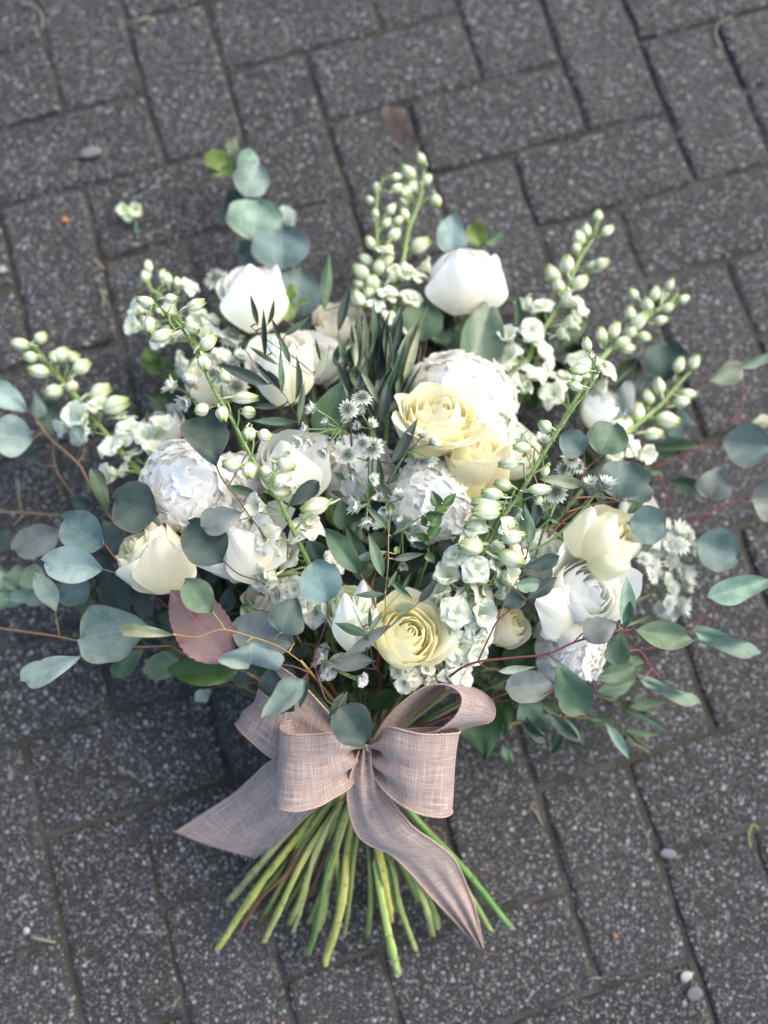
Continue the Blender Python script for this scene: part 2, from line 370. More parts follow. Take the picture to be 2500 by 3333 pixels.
TONE = {'b': (.25, .34, .30), 'm': (.145, .215, .190), 's': (.060, .090, .073), 'g': (.125, .190, .110), 'd': (.028, .052, .022), 't': (.20, .30, .215),
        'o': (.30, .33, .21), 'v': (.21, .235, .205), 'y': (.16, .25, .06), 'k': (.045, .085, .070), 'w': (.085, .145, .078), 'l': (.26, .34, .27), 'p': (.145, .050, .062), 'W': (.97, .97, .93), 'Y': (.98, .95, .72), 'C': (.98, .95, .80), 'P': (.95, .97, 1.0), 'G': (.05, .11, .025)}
TIE = at('G', 950, 500, .095)
def leaf(parent, v, bx, by, tx, ty, wpx, hb, ht, shape, tone, roll=None, var=None, name='leaf', label=None):
    B = at(v, bx, by, hb); T = at(v, tx, ty, ht); Y = T-B; L = Y.length
    view = ((B+T)/2-CAM).normalized()
    X = Y.cross(-view).normalized(); Z = X.cross(Y).normalized()
    if roll is None: roll = R(-.35, .35)
    q = Matrix.Rotation(roll, 3, Y.normalized()); X = q @ X; Z = q @ Z
    W = size(v, (B+T)/2, wpx)/max(.5, math.cos(roll))
    c = TONE[tone]; j = R(.86, 1.16); hue = R(-.06, .06)
    c = (c[0]*j*(1-hue), c[1]*j, c[2]*j*(1+hue))
    me = LM[shape][var if var is not None else random.randrange(len(LM[shape]))]
    o = put(name, me, parent, frame(B, X*W, Y, Z*max(W, L*.6)), c, label)
    return B
def branch(name, label, cat, group, twigs, leaves, stemcol=(.24, .12, .05), to_tie=True, pet=.0007, mat=None, tie_from=None):
    """twigs: list of (view, width px, [(x,y,h)...]); leaves: tuples for leaf()"""
    P0 = at(twigs[0][0], *twigs[0][2][0]); root = thing(name, P0, label, cat, group)
    sb = MB(); path = []
    for v, wpx, pts in twigs:
        W = [at(v, *q) for q in pts]; r = [size(v, q, wpx)/2 for q in W]; rr = [max(.0004, x*(1.1-.35*i/max(1, len(r)-1))) for i, x in enumerate(r)]
        W = [q+Vector((R(-1, 1), R(-1, 1), R(-1, 1)))*.0006 for q in W]
        sb.tube(W, rr, 6); P, _ = smooth(W, 1, 5); path += P
    if to_tie:
        a = min((at(twigs[0][0], *twigs[0][2][0]), at(twigs[0][0], *twigs[0][2][-1])), key=lambda q: (q-TIE).length)
        mid = a.lerp(TIE, .5); mid.z = min(a.z, .09)
        sb.tube([a, mid, TIE+Vector((R(-.012, .012), R(-.006, .006), R(-.01, .01)))], [.0011, .0013, .0015], 6)
        P, _ = smooth([a, mid, TIE], 1, 6); path += P[:4]
    for lf in leaves:
        B = leaf(root, *lf)
        near = min(path, key=lambda q: (q-B).length)
        if (near-B).length > .0012:
            m_ = near.lerp(B, .5)+Vector((R(-1, 1), R(-1, 1), R(-.5, 1)))*(near-B).length*.10
            sb.tube([near, m_, B], [pet*1.3, pet, pet*.8], 5, steps=3)
    put('stem', sb.mesh('stem', M_STEM, origin=P0), root, None, stemcol)
    return root

# ------------------------------------------------------------------ roses
def petal_mesh(th, Rm, Hh, A, curl, lean, mat, seed, nu=10, nv=9, lift=0):
    rnd = random.Random(seed); p1, p2 = rnd.uniform(0, 6), rnd.uniform(0, 6); asy = rnd.uniform(-.12, .12); point = rnd.uniform(.02, .20)
    tw = rnd.choice((-1, 1))*.07
    def fn(a, t):
        u = 2*a-1
        tt = t*(1-.16*u*u-.16*u**6+point*(1-abs(u))**2+asy*u*.5)
        wt = (.35+.65*min(1, t*1.6)**.6)
        ang = th+u*A*wt
        e = max(0, tt-.70)
        ph = math.pi*(.07+(lean-.07)*tt)
        r = Rm*math.sin(ph) + curl*(e**2*3.2*(1-.2*u*u) + .10*max(0, tt-.3)*lift)
        r *= 1+tw*u+.030*tt*math.sin(2.3*u+p1)
        r += .030*tt**5*math.sin(8*u+p2)*min(1, Rm)
        z = Hh*(1-math.cos(ph))/(1-math.cos(math.pi*lean)) - curl*e**2*1.8 + .018*math.sin(6*u+p1)*tt*tt
        return (r*math.cos(ang), r*math.sin(ang), z)
    b = MB(); b.grid(fn, nu, nv); return b.mesh('petal', mat)
def sheet_petal(seed, mat, cup):
    rnd = random.Random(seed); ph = rnd.uniform(0, 6); sk = rnd.uniform(-.1, .1)
    def fn(a, t):
        u = 2*a-1; hw = .5*(math.sin(math.pi*(.04+.84*t**1.1)))**.66*(1-.10*t)
        x = u*hw+sk*t*t; y = t*(1-.20*u*u*t-.10*u**6)+.05*(1-abs(u))**2*t
        e = max(0, t-.78)
        z = cup*(math.sin(math.pi*min(1, t*.9))*.55-.9*(u*hw)**2*2.2)+e*e*2.6*(.5+.5*math.sin(2.5*u+ph))+.022*math.sin(7*u+ph)*t*t+.018*math.sin(3*u+9*t+ph)*t+.03*(1-abs(u))**2*t+.012*math.sin(13*u+3*t+ph)*t**2+.02*max(0, abs(u)-.55)*math.sin(14*t+ph)*t+.25*max(0, abs(u)-.8)**1.2*t*(1 if math.sin(ph) > 0 else .2)
        return (x, y, z)
    b = MB(); b.grid(fn, 14, 12); return b.mesh('petal', mat)
LM['petal'] = [sheet_petal(s_, M_ROSE, c_) for s_, c_ in ((1, .45), (2, .6), (3, .35), (4, .5))]
LM['ypetal'] = [sheet_petal(s_, M_YROSE, c_) for s_, c_ in ((5, .45), (6, .6), (7, .35))]
def rose(label, v, cx, cy, rpx, axis, h, npet=24, op=.5, tall=1.25, tone=(1, 1, 1), mat=None, group=None, name='rose', extra=(), stem=True, seed=None, yel=0):
    mat = mat or M_ROSE; seed = seed if seed is not None else int(cx*7+cy)
    rnd = random.Random(seed)
    Cn = at(v, cx, cy, h); S = size(v, Cn, rpx)*1.04; Z = wdir(*axis)
    tall *= 1.42
    base = Cn - Z*S*tall*.5
    X = Z.orthogonal().normalized(); q = Matrix.Rotation(rnd.uniform(0, 6.28), 3, Z); X = q @ X; Y = Z.cross(X)
    root = thing(name, base, label, 'rose', group)
    M = frame(base, X*S, Y*S, Z*S)
    th = 0
    for k in range(npet):
        f = k/(npet-1)
        Rm = .07+.93*f**(.80 if op > .4 else .68); A = math.pi*((.66-.26*f) if op < .4 else (.50-.14*f)) if f > .2 else math.pi*.7
        Hh = tall*(1.0-.16*op*(1-f)-.16*f*(1-op)-.20*max(0, f-.6)*op) + rnd.uniform(-.06, .06)
        end = ((.84 - .36*op*f**.7) if op > .4 else (.82-(.10+.25*op)*f)) + rnd.uniform(-.03, .02)
        curl = max(0, f-.35)*(.7+.8*op)*rnd.uniform(.5, 1.4)
        if op < .1: curl *= .35; end += .03
        me = petal_mesh(th, Rm, Hh, A, curl, end, mat, seed+k, lift=op*f)
        j = rnd.uniform(.97, 1.0); yy = 1-f
        col = (tone[0]*j, tone[1]*j, tone[2]*(j-yel*yy))
        put('petal', me, root, M, col)
        th += 2.399+rnd.uniform(-.25, .25)
    for (ang, Rm, Hh, A, curl, lean) in extra:     # guard petals that flop outward
        put('petal', petal_mesh(rad(ang), Rm, Hh*1.35, A, curl, .50, mat, seed+91+int(ang), lift=1.5), root, M, tone)
    sb = MB()                                  # calyx
    sb.ball((0, 0, -.04), (.26, .26, .2), n=10, k=6)
    put('calyx', sb.mesh('calyx', M_SEPAL), root, M)
    for k in range(5):
        a0 = k*1.257+.3; sb = MB()
        def fn(a, t):
            u = (2*a-1)*.13*(1-t)**.7; r = .2+.42*math.sin(t*1.7); z = .02-.25*t+.12*t*t
            return ((r)*math.cos(a0+u/max(r, .2)), r*math.sin(a0+u/max(r, .2)), z)
        sb.grid(fn, 2, 6); put('sepal', sb.mesh('sepal', M_SEPAL), root, M)
    if stem:
        sb = MB(); m1 = base - Z*.035; m1.z = max(.02, m1.z); mid = m1.lerp(TIE, .5); mid.z = min(mid.z, .09)
        sb.tube([base, m1, mid, TIE], [.0028, .0026, .0025, .0025], 8)
        put('stem', sb.mesh('stem', M_STEM, origin=base), root, None, (.14, .22, .06))
    return root

# ------------------------------------------------------------------ florets, buds
def sepal_fn(th, L, wd, cup, flop, p1, ruff=.03, z0=0):
    def fn(a, t):
        u = 2*a-1; hw = wd*math.sin(math.pi*min(.98, .10+.80*t**.8))**.8*(1.0 if t < .9 else .8)
        r = L*(t*(1-.10*u*u)); z = z0+cup*math.sin(t*2.0)*L - flop*t*t*L + ruff*math.sin(7*u+p1+4*t)*t + .10*abs(u)**2*hw
        x, y = r, u*hw
        return (x*math.cos(th)-y*math.sin(th), x*math.sin(th)+y*math.cos(th), z)
    return fn
def floret_open(seed, n=5, cup=.45, flop=.25, wd=.56, ruff=.04, L=1, heart=True, mat=None, nu=5, nv=6):
    rnd = random.Random(seed); b = MB()
    for k in range(n):
        b.grid(sepal_fn(k*2*math.pi/n+rnd.uniform(-.15, .15), L*rnd.uniform(.86, 1.05), wd*rnd.uniform(.88, 1.1), cup*rnd.uniform(.7, 1.2), flop*rnd.uniform(.4, 1.4), rnd.uniform(0, 6), ruff, k*.012), nu, nv)
    if heart:
        for k in range(4):
            b.grid(sepal_fn(k*1.57+.4+rnd.uniform(-.2, .2), .52, .26, .9, .05, rnd.uniform(0, 6), .01, .05), 3, 3)
        for k in range(7):
            a = rnd.uniform(0, 6.28); r = rnd.uniform(.02, .12); b.ball((r*math.cos(a), r*math.sin(a), .22+rnd.uniform(0, .12)), .035, 1, 5, 3)
        # spur behind
        b.tube([Vector((0, 0, .02)), Vector((.1, 0, -.3)), Vector((.32, .05, -.6))], [.11, .07, .02], 5, 0, steps=3)
    return b
def bell(seed):
    b = floret_open(seed, 5, cup=1.15, flop=-.05, wd=.46, ruff=.03, L=.80); return b
FO = [floret_open(s, cup=c_, flop=f_).mesh('floret', [M_DEL, M_STAMEN]) for s, c_, f_ in ((1, .45, .25), (2, .65, .3), (3, .30, .1), (4, .8, .35), (5, .55, .6))]
FB = [bell(s).mesh('floret', [M_DEL, M_STAMEN]) for s in (6, 7, 8)]
def hyd_mesh(seed):
    rnd = random.Random(seed); b = MB()
    for k in range(4 if seed % 3 else 5):
        n_ = 4 if seed % 3 else 5
        th = k*2*math.pi/n_+rnd.uniform(-.15, .15); p1 = rnd.uniform(0, 6); cup = rnd.uniform(.05, .25); fl = rnd.uniform(.1, .4); wd = rnd.uniform(.56, .70); p2 = rnd.uniform(0, 6)
        def fn(a, t):
            u = 2*a-1; hw = wd*math.sin(math.pi*(.06+.70*t**.9))**.8
            ser = 1+.05*math.sin(u*17+p2)*t + .03*math.sin(u*31+p1)*t
            r = t*ser*(1-.16*u*u)
            z = cup*math.sin(t*2)*.35-fl*t*t*.4+.045*math.sin(4*u+p1)*t*t+.03*math.sin(12*u+p2)*t**3
            x, y = r, u*hw
            return (x*math.cos(th)-y*math.sin(th), x*math.sin(th)+y*math.cos(th), z+.015*k)
        b.grid(fn, 8, 6)
    b.ball((0, 0, .06), .06, 1, 5, 3)
    return b.mesh('floret', [M_HYD, M_STAMEN])
HY = [hyd_mesh(s) for s in range(1, 9)]
def bud_mesh(seed):
    rnd = random.Random(seed); b = MB(); k5 = rnd.uniform(.10, .20); ph = rnd.uniform(0, 6); pk = rnd.uniform(.75, .95); bx = rnd.uniform(-.12, .12)
    def fn(a, t):
        an = a*2*math.pi; r = .5*math.sin(math.pi*(.04+.90*t**pk))**.80*(1-k5+k5*2*abs(math.sin(an*2.5+ph+t*.9))**.6*(.5+.5*t))
        if t > .80: r += (t-.80)*.45*max(0, math.sin(5*an+ph*2+t))
        return (r*math.cos(an)+bx*t*t, t*(1+.05*math.sin(5*an+ph)*t**4), r*math.sin(an)+.06*math.sin(t*3))
    b.grid(fn, 20, 9)
    b.tube([Vector((0, .22, .25)), Vector((.08, -.1, .30)), Vector((.12, -.38, .16))], [.14, .09, .03], 5, 0, steps=3)
    return b.mesh('bud', [M_BUD])
BU = [bud_mesh(s) for s in range(9)]
def delph(label, stems, buds, florets, h0, name='delphinium_spike', group='white delphinium spikes', stemcol=(.20, .31, .08), pr=.0010, tint=(1, 1, 1)):
    """stems: (view, wpx, pts);  buds: (view, [(bx,by,tx,ty,w[,dh]) | (cx,cy,r[,dh])]);  florets: (view, [(cx,cy,r[,dh])])"""
    P0 = at(stems[0][0], *stems[0][2][-1]); root = thing(name, P0, label, 'delphinium', group); sb = MB(); path = []
    for v, wpx, pts in stems:
        W = [at(v, *q) for q in pts]; n_ = len(W)
        sb.tube(W, [size(v, W[0], wpx)/2*(.55+.6*i/(n_-1)) for i in range(n_)], 8); P, _ = smooth(W, 1, 6); path += P
    a = path[-1]; mid = a.lerp(TIE, .5); mid.z = min(a.z, .09) ; sb.tube([a, mid, TIE], [.002, .002, .002], 6)
    path += smooth([a, mid, TIE], 1, 6)[0][:3]
    # small bracts along the stem
    for q in path[::2]:
        d = Vector((R(-1, 1), R(-1, 1), R(.1, 1))).normalized()*R(.004, .009); sb.tube([q, q+d*.6, q+d+Vector((0, .002, 0))], [.0007, .0005, .0002], 4, steps=2)
    def near(p, back=.010):
        return min(path, key=lambda q: (q-(p+(TIE-p).normalized()*back)).length)
    def stalk(q, B, d):
        L = (B-q).length
        if L > .002: sb.tube([q, q.lerp(B, .45)+Vector((0, 0, .12*L)), B-d*min(.003, L*.3), B+d*.001], [pr, pr*.8, pr*.75, pr*1.1], 5, steps=3)
    for v, lst in buds:
        for e in lst:
            if len(e) >= 5:
                dh = e[5] if len(e) > 5 else R(-.006, .006)
                c = at(v, (e[0]+e[2])/2, (e[1]+e[3])/2, h0); q = near(c); hh = q.z+.004+dh
                B = at(v, e[0], e[1], hh); T = at(v, e[2], e[3], hh+R(-.003, .006)); Wd = size(v, B, e[4])
            else:
                dh = e[3] if len(e) > 3 else R(-.006, .008)
                c = at(v, e[0], e[1], h0); q = near(c); hh = q.z+dh; c = at(v, e[0], e[1], hh)
                q = near(c); d = (c-q); d.z *= .4; d = (d.normalized()+Vector((R(-.3, .3), R(-.3, .3), R(-.2, .35)))+(q-TIE).normalized()*.25).normalized()
                rr = size(v, c, e[2]); rr *= R(.72, 1.02); B = c-d*rr*1.1; T = c+d*rr*1.1; Wd = rr*R(1.35, 1.6)
            Y = T-B; d = Y.normalized(); X = d.orthogonal().normalized(); X = Matrix.Rotation(R(0, 6.28), 3, d) @ X; Z = X.cross(d)
            g = R(.88, 1.04)
            put('bud', random.choice(BU), root, frame(B, X*Wd, Y, Z*Wd), (g*tint[0], g*tint[1], g*.97*tint[2]))
            stalk(q, B, d)
    for v, lst in florets:
        for e in lst + [(e_[0]+R(-1, 1)*e_[2]*1.0, e_[1]+R(-1, 1)*e_[2]*1.0, e_[2]*R(.7, .95)) for e_ in lst if random.random() < .38]:
            dh = e[3] if len(e) > 3 else R(-.008, .008)
            c = at(v, e[0], e[1], h0); q = near(c, .014); c = at(v, e[0], e[1], max(.015, q.z+dh+.003)); q = near(c, .014)
            d = c-q
            if d.length < 1e-4: d = Vector((0, 0, 1))
            d = d.normalized()*.9+wdir(0, .05, 1)*R(.2, .9)+Vector((R(-.35, .35), R(-.35, .35), 0)); 
            if len(e) > 4: d = wdir(0, .2, 1)
            d.normalize(); rr = size(v, c, e[2])*1.3
            me = random.choice(FO if (len(e) > 4 or random.random() < .62) else FB)
            X = d.orthogonal().normalized(); X = Matrix.Rotation(R(0, 6.28), 3, d) @ X; Y = d.cross(X)
            base = c-d*rr*.35; g = R(.93, 1.02)
            put('floret', me, root, frame(base, X*rr, Y*rr, d*rr), (g*tint[0], g*tint[1], g*tint[2]))
            stalk(q, base-d*rr*.05, d)
    put('stem', sb.mesh('stem', M_STEM, origin=P0), root, None, stemcol)
    return root
def hydrangea(label, v, cx, cy, rpx, h, n, fr=.27, axis=(0, .2, 1), squash=.85, tone=(1, 1, 1), cone=1.75):
    Cn = at(v, cx, cy, h); S = size(v, Cn, rpx); Z = wdir(*axis); root = thing('hydrangea_head', Cn-Z*S, label, 'hydrangea', 'white hydrangea heads')
    X = Z.orthogonal().normalized(); Y = Z.cross(X)
    n = int(n*.72)
    for k in range(n):
        t = (k+.5)/n; ph = math.acos(1-t*(1-math.cos(cone))); a = k*2.39996
        d = (X*math.sin(ph)*math.cos(a)+Y*math.sin(ph)*math.sin(a)+Z*math.cos(ph)*squash)
        p = Cn+d*S*R(.80, .93)+Vector((R(-1, 1), R(-1, 1), R(-1, 1)))*S*.045; d = (d.normalized()+Vector((R(-.22, .22), R(-.22, .22), R(-.2, .2)))).normalized()
        x = d.orthogonal().normalized(); x = Matrix.Rotation(R(0, 6.28), 3, d) @ x; y = d.cross(x); r = S*fr*1.95*R(.85, 1.2); g = R(.95, 1.0)
        put('floret', random.choice(HY), root, frame(p, x*r, y*r, d*r), (g*tone[0], g*tone[1], g*tone[2]))
    bounce_ball = MB(); bounce_ball.ball((0, 0, 0), (1, 1, 1), n=14, k=8)  # white ball added inside the head to bounce light out between florets
    put('bounce_ball', bounce_ball.mesh('bounce_ball', M_HYD), root, frame(Cn, X*S*.74, Y*S*.74, Z*S*.74*squash))
    sb = MB()
    for k in range(16):
        t = (k+.5)/16; ph = math.acos(1-t); a = k*2.4; d = (X*math.sin(ph)*math.cos(a)+Y*math.sin(ph)*math.sin(a)+Z*math.cos(ph)*squash)
        sb.tube([Cn-Z*S*.7, Cn-Z*S*.2+d*S*.4, Cn+d*S*.8], .0009, 4, steps=2)
    mid = Cn.lerp(TIE, .5); mid.z = min(mid.z, .08); sb.tube([Cn-Z*S*.6, mid, TIE], [.003, .003, .003], 7)
    put('stem', sb.mesh('stem', M_STEM, origin=root.location), root, None, (.22, .30, .12))
    return root
def astr_meshes(seed, side):
    rnd = random.Random(seed); b = MB(); n = 15
    for k in range(n):
        th = k*2*math.pi/n+rnd.uniform(-.08, .08); L = rnd.uniform(.86, 1.08); cup = (.25 if not side else 1.0)*rnd.uniform(.8, 1.2); z0 = (k % 2)*.03
        def fn(a, t):
            u = 2*a-1; hw = .17*math.sin(math.pi*(.12+.88*t))**.75+.003; r = L*t*(1 if not side else .72); z = z0+cup*t*.75-(.25*t*t if not side else 0)
            return (r*math.cos(th)-u*hw*math.sin(th), r*math.sin(th)+u*hw*math.cos(th), z-.04*(1-u*u))
        b.grid(fn, 2, 5)
    me = b.mesh('bracts', [M_BRACT])
    c = MB()
    for k in range(64):
        t = (k+.5)/64; ph = math.acos(1-t*.95); a = k*2.4; rr = .62 if not side else .42; d = Vector((math.sin(ph)*math.cos(a), math.sin(ph)*math.sin(a), math.cos(ph)*.9+.12))
        L = rr*rnd.uniform(.85, 1.12); c.tube([Vector((0, 0, .05))+d*L*.35, d*L], [.022, .016], 3, 1, cap=False, steps=2); c.ball(d*(L+.02), .046, 0, 5, 3)
    c.ball((0, 0, .05), (.26, .26, .24), 1, 8, 5)
    return me, c.mesh('pincushion', [M_PIN, M_PIND])
AS = [astr_meshes(s, s % 2 == 1) for s in range(4)]
PALE = [AS[0][1].copy(), AS[1][1].copy()]
for m_ in PALE:
    m_.materials.clear(); m_.materials.append(flat('pale_pin', (.80, .82, .70))); m_.materials.append(flat('pale_pin_stalk', (.45, .52, .30)))
def astrantia(label, hubs, flowers, group='astrantia sprigs', pinscale=1.0):
    """hubs: (view,[(x,y,h)...] from hub down); flowers: (view,x,y,r,h,(axis),hub index)"""
    v0, pts0 = hubs[0]; P0 = at(v0, *pts0[0]); root = thing('astrantia_sprig', P0, label, 'astrantia', group); sb = MB(); H = []
    for v, pts in hubs:
        W = [at(v, *q) for q in pts]; H.append(W[0]); 
        if len(W) > 1: sb.tube(W, [.0008, .0011]+[.0012]*(len(W)-2), 6)
        for k in range(5):                         # leafy ruff at each hub
            d = Vector((R(-1, 1), R(-1, 1), R(-.1, .5))).normalized()*.010; x = d.orthogonal().normalized()*.002
            m_ = W[0]+d*.5; sb.add([W[0], m_+x, W[0]+d, m_-x], [(0, 0)]*4, [(0, 1, 2, 3)])
    for (v, x, y, r, h, ax, hi) in flowers:
        c = at(v, x, y, h); d = wdir(*ax); S = size(v, c, r); k = 0 if ax[2] > .6 else 1
        bm_, pm = AS[random.choice((0, 2)) if k == 0 else random.choice((1, 3))]
        X = d.orthogonal().normalized(); X = Matrix.Rotation(R(0, 6.28), 3, d) @ X; Y = d.cross(X); S *= 1.2 if k == 0 else 1.38
        base = c-d*S*.2; o_ = put('flower', bm_, root, frame(base, X*S, Y*S, d*S)); s_ = put('pincushion', pm, None, None); s_.parent = o_
        if pinscale < 1: s_.scale = (pinscale,)*3; s_.data = PALE[random.randrange(2)]
        q = H[hi]; L = (base-q).length
        sb.tube([q, q.lerp(base, .5)+Vector((0, 0, .1*L))-d*L*.12, base], [.0007, .0006, .0007], 5, steps=4)
    put('stem', sb.mesh('stem', M_STEM, origin=P0), root, None, (.20, .32, .10)); return root
#DATA
# ================================================================== THE BOUQUET
# ------------------------------------------------------------------ hydrangeas
hydrangea('large white ruffled hydrangea head at the left above the pale yellow side rose', 'D', 1015, 640, 238, .158, 96)
hydrangea('large white hydrangea head behind the open yellow rose', 'B', 1150, 1550, 292, .106, 110, fr=.24)
hydrangea('white hydrangea head in the middle of the bouquet beside the glossy green twig', 'E', 1180, 700, 232, .148, 92)
hydrangea('small greenish white hydrangea head above the big white rose at the right', 'F', 440, 670, 125, .125, 40, fr=.36, tone=(.93, .98, .90))
hydrangea('white hydrangea head under the big white rose at the lower right', 'F', 590, 1180, 170, .120, 54, fr=.36)
hydrangea('white hydrangea head deep behind the grey centred astrantias', 'E', 770, 560, 175, .120, 54, fr=.36)
hydrangea('white hydrangea head partly hidden behind the left delphinium stem', 'D', 1290, 600, 130, .135, 40, fr=.36)
hydrangea('blurred white hydrangea head between the yellow roses and the right delphinium', 'C', 130, 1400, 200, .120, 60, fr=.30, tone=(.97, .99, .93))
# ------------------------------------------------------------------ roses
W = (1, 1, 1)
_r = rose('white rose bud opening at the upper left below the round blue leaves', 'A', 1370, 950, 172, (-.1, .75, .75), .085, 18, .22, 1.2, W)
for p_ in (('A', 1395, 1130, 1345, 800, 390, 0.105, 0.118, 'petal', 'P', R(-.1, .1)), ('A', 1410, 1130, 1490, 795, 230, 0.1, 0.108, 'petal', 'W', R(-.1, .1)),): leaf(_r, *p_, name='petal')
_r = rose('round closed white rose standing alone at the top right of the bouquet', 'B', 1192, 850, 192, (.10, .65, .75), .085, 18, .02, 1.1, W)
for p_ in (('B', 1175, 1035, 1150, 708, 420, .098, .117, 'petal', 'P', .05, 2), ('B', 1210, 1035, 1320, 740, 320, .096, .106, 'petal', 'W', -.1, 0)): leaf(_r, *p_, name='petal')
_r = rose('cream white rose behind the narrow leaves at the upper left', 'B', 205, 1330, 180, (-.2, .6, .8), .120, 22, .35, 1.15, (1, .98, .93))
for p_ in (('B', 200, 1530, 130, 1180, 250, 0.14, 0.152, 'petal', 'W', R(-.1, .1)), ('B', 220, 1520, 310, 1200, 220, 0.138, 0.148, 'petal', 'C', R(-.1, .1)),): leaf(_r, *p_, name='petal')
rose('blurred cream rose deep behind the narrow leaves', 'B', 500, 1110, 125, (0, .6, .8), .075, 16, .4, 1.1, (1, .97, .88))
rose('white rose showing petals between the narrow leaves', 'B', 400, 1290, 135, (.2, .5, .8), .105, 16, .5, 1.1, W)
_r = rose('open pale yellow rose in front of the large hydrangea', 'E', 1215, 290, 190, (.05, .62, .80), .178, 24, .55, 1.1, (1, .99, .92), M_YROSE, extra=((250, 1.05, 1.0, 1.0, .75, 0), (170, 1.05, 1.05, .9, .7, 0), (120, 1.0, 1.0, .8, .4, 0)), seed=31)
for p_ in (('E', 1170, 465, 972, 255, 150, 0.176, 0.186, 'petal', 'W', R(-.1, .1)), ('E', 1210, 475, 1150, 290, 330, 0.18, 0.196, 'ypetal', 'C', R(-.1, .1)), ('E', 1260, 470, 1420, 280, 170, 0.175, 0.188, 'ypetal', 'C', R(-.1, .1)), ('E', 1160, 470, 1045, 250, 190, 0.172, 0.185, 'ypetal', 'Y', R(-.1, .1)),): leaf(_r, *p_, name='petal')
_r = rose('pale yellow rose bud leaning below the open yellow rose', 'E', 1405, 525, 160, (-.05, .8, .55), .165, 20, .25, 1.35, (1, .99, .90), M_YROSE, seed=5)
for p_ in (('E', 1405, 705, 1325, 352, 205, 0.175, 0.19, 'ypetal', 'Y', R(-.1, .1)), ('E', 1425, 700, 1575, 420, 200, 0.172, 0.184, 'ypetal', 'C', R(-.1, .1)), ('E', 1420, 690, 1440, 370, 190, 0.17, 0.182, 'ypetal', 'Y', R(-.1, .1)),): leaf(_r, *p_, name='petal')
rose('cream white rose beside the yellow bud behind the right delphinium', 'E', 1600, 470, 140, (.2, .5, .8), .125, 20, .5, 1.1, (1, .98, .90))
_r = rose('white rose behind the left delphinium stem in the middle of the bouquet', 'E', 430, 520, 190, (-.05, .70, .70), .155, 22, .20, 1.1, (1, 1, .98), seed=12)
for p_ in (('E', 445, 725, 395, 395, 350, 0.172, 0.188, 'petal', 'P', R(-.1, .1)), ('E', 470, 720, 585, 380, 230, 0.168, 0.182, 'petal', 'W', R(-.1, .1)),): leaf(_r, *p_, name='petal')
_r = rose('large white rose at the left with one wide petal hanging down', 'D', 1275, 960, 205, (-.15, .55, .75), .155, 22, .30, 1.15, (1, .98, .96), extra=((205, 1.05, 1.1, .85, 1.1, 0), (250, 1.1, 1.2, .7, .9, 0)), seed=8)
for p_ in (('D', 1435, 1075, 1062, 1062, 170, 0.172, 0.178, 'petal', 'P', R(-.1, .1)), ('D', 1435, 1150, 1245, 862, 300, 0.18, 0.196, 'petal', 'W', R(-.1, .1)), ('D', 1440, 1120, 1440, 760, 220, 0.172, 0.182, 'petal', 'W', R(-.1, .1)), ('D', 1300, 1000, 1180, 740, 220, 0.165, 0.175, 'petal', 'W', R(-.1, .1)),): leaf(_r, *p_, name='petal')
_r = rose('pale yellow rose seen from the side at the left edge of the flowers', 'D', 850, 1045, 175, (-.52, .62, .45), .165, 18, .30, 1.45, (1, .99, .86), M_ROSE, seed=21, yel=.2)
for p_ in (('D', 905, 1215, 860, 905, 350, 0.182, 0.196, 'petal', 'C', R(-.1, .1)), ('D', 870, 1150, 795, 842, 230, 0.168, 0.176, 'petal', 'C', R(-.1, .1)), ('D', 880, 1190, 635, 1055, 170, 0.172, 0.176, 'petal', 'C', R(-.1, .1)), ('D', 920, 1200, 1040, 930, 210, 0.176, 0.184, 'petal', 'W', R(-.1, .1)),): leaf(_r, *p_, name='petal')
_r = rose('greenish white rose bud left of the open yellow rose in front', 'E', 745, 1330, 138, (-.15, .72, .62), .165, 18, .22, 1.5, (.95, 1, .88), M_ROSE, seed=3, yel=.15)
for p_ in (('E', 745, 1530, 700, 1215, 200, 0.176, 0.192, 'petal', 'W', R(-.1, .1)), ('E', 760, 1530, 860, 1290, 170, 0.174, 0.186, 'petal', 'W', R(-.1, .1)), ('E', 760, 1530, 800, 1150, 190, 0.168, 0.178, 'petal', 'W', R(-.1, .1)),): leaf(_r, *p_, name='petal')
rose('open buttery yellow rose at the very front above the bow', 'E', 1032, 1448, 180, (.24, .46, .86), .176, 24, .48, 1.05, (1, 1, .90), M_YROSE, extra=((250, 1.14, .9, .9, .45, 0), (170, 1.12, .9, .9, .5, 0), (330, 1.10, .9, .9, .35, 0)), seed=44)
_r = rose('pale yellow rose seen from the side at the right of the bouquet', 'F', 768, 608, 170, (.30, .55, .62), .155, 18, .22, 1.3, (1, .99, .84), M_ROSE, seed=61, yel=.2)
for p_ in (('F', 680, 720, 905, 720, 190, 0.172, 0.186, 'petal', 'Y', R(-.1, .1)), ('F', 640, 690, 700, 420, 240, 0.172, 0.184, 'petal', 'C', R(-.1, .1)), ('F', 670, 700, 850, 470, 260, 0.174, 0.19, 'petal', 'C', R(-.1, .1)), ('F', 690, 730, 955, 640, 210, 0.165, 0.172, 'petal', 'C', R(-.1, .1)),): leaf(_r, *p_, name='petal')
_r = rose('big open white rose at the right with a wide cream petal at its left', 'F', 665, 905, 185, (.34, .40, .8), .162, 26, .45, 1.1, (.98, 1, 1), extra=((190, 1.35, 1.2, .8, .9, 0), (230, 1.3, 1.1, .8, .8, 0), (280, 1.2, 1.0, .8, .5, 0), (150, 1.2, 1.2, .6, .6, 0)), seed=17)
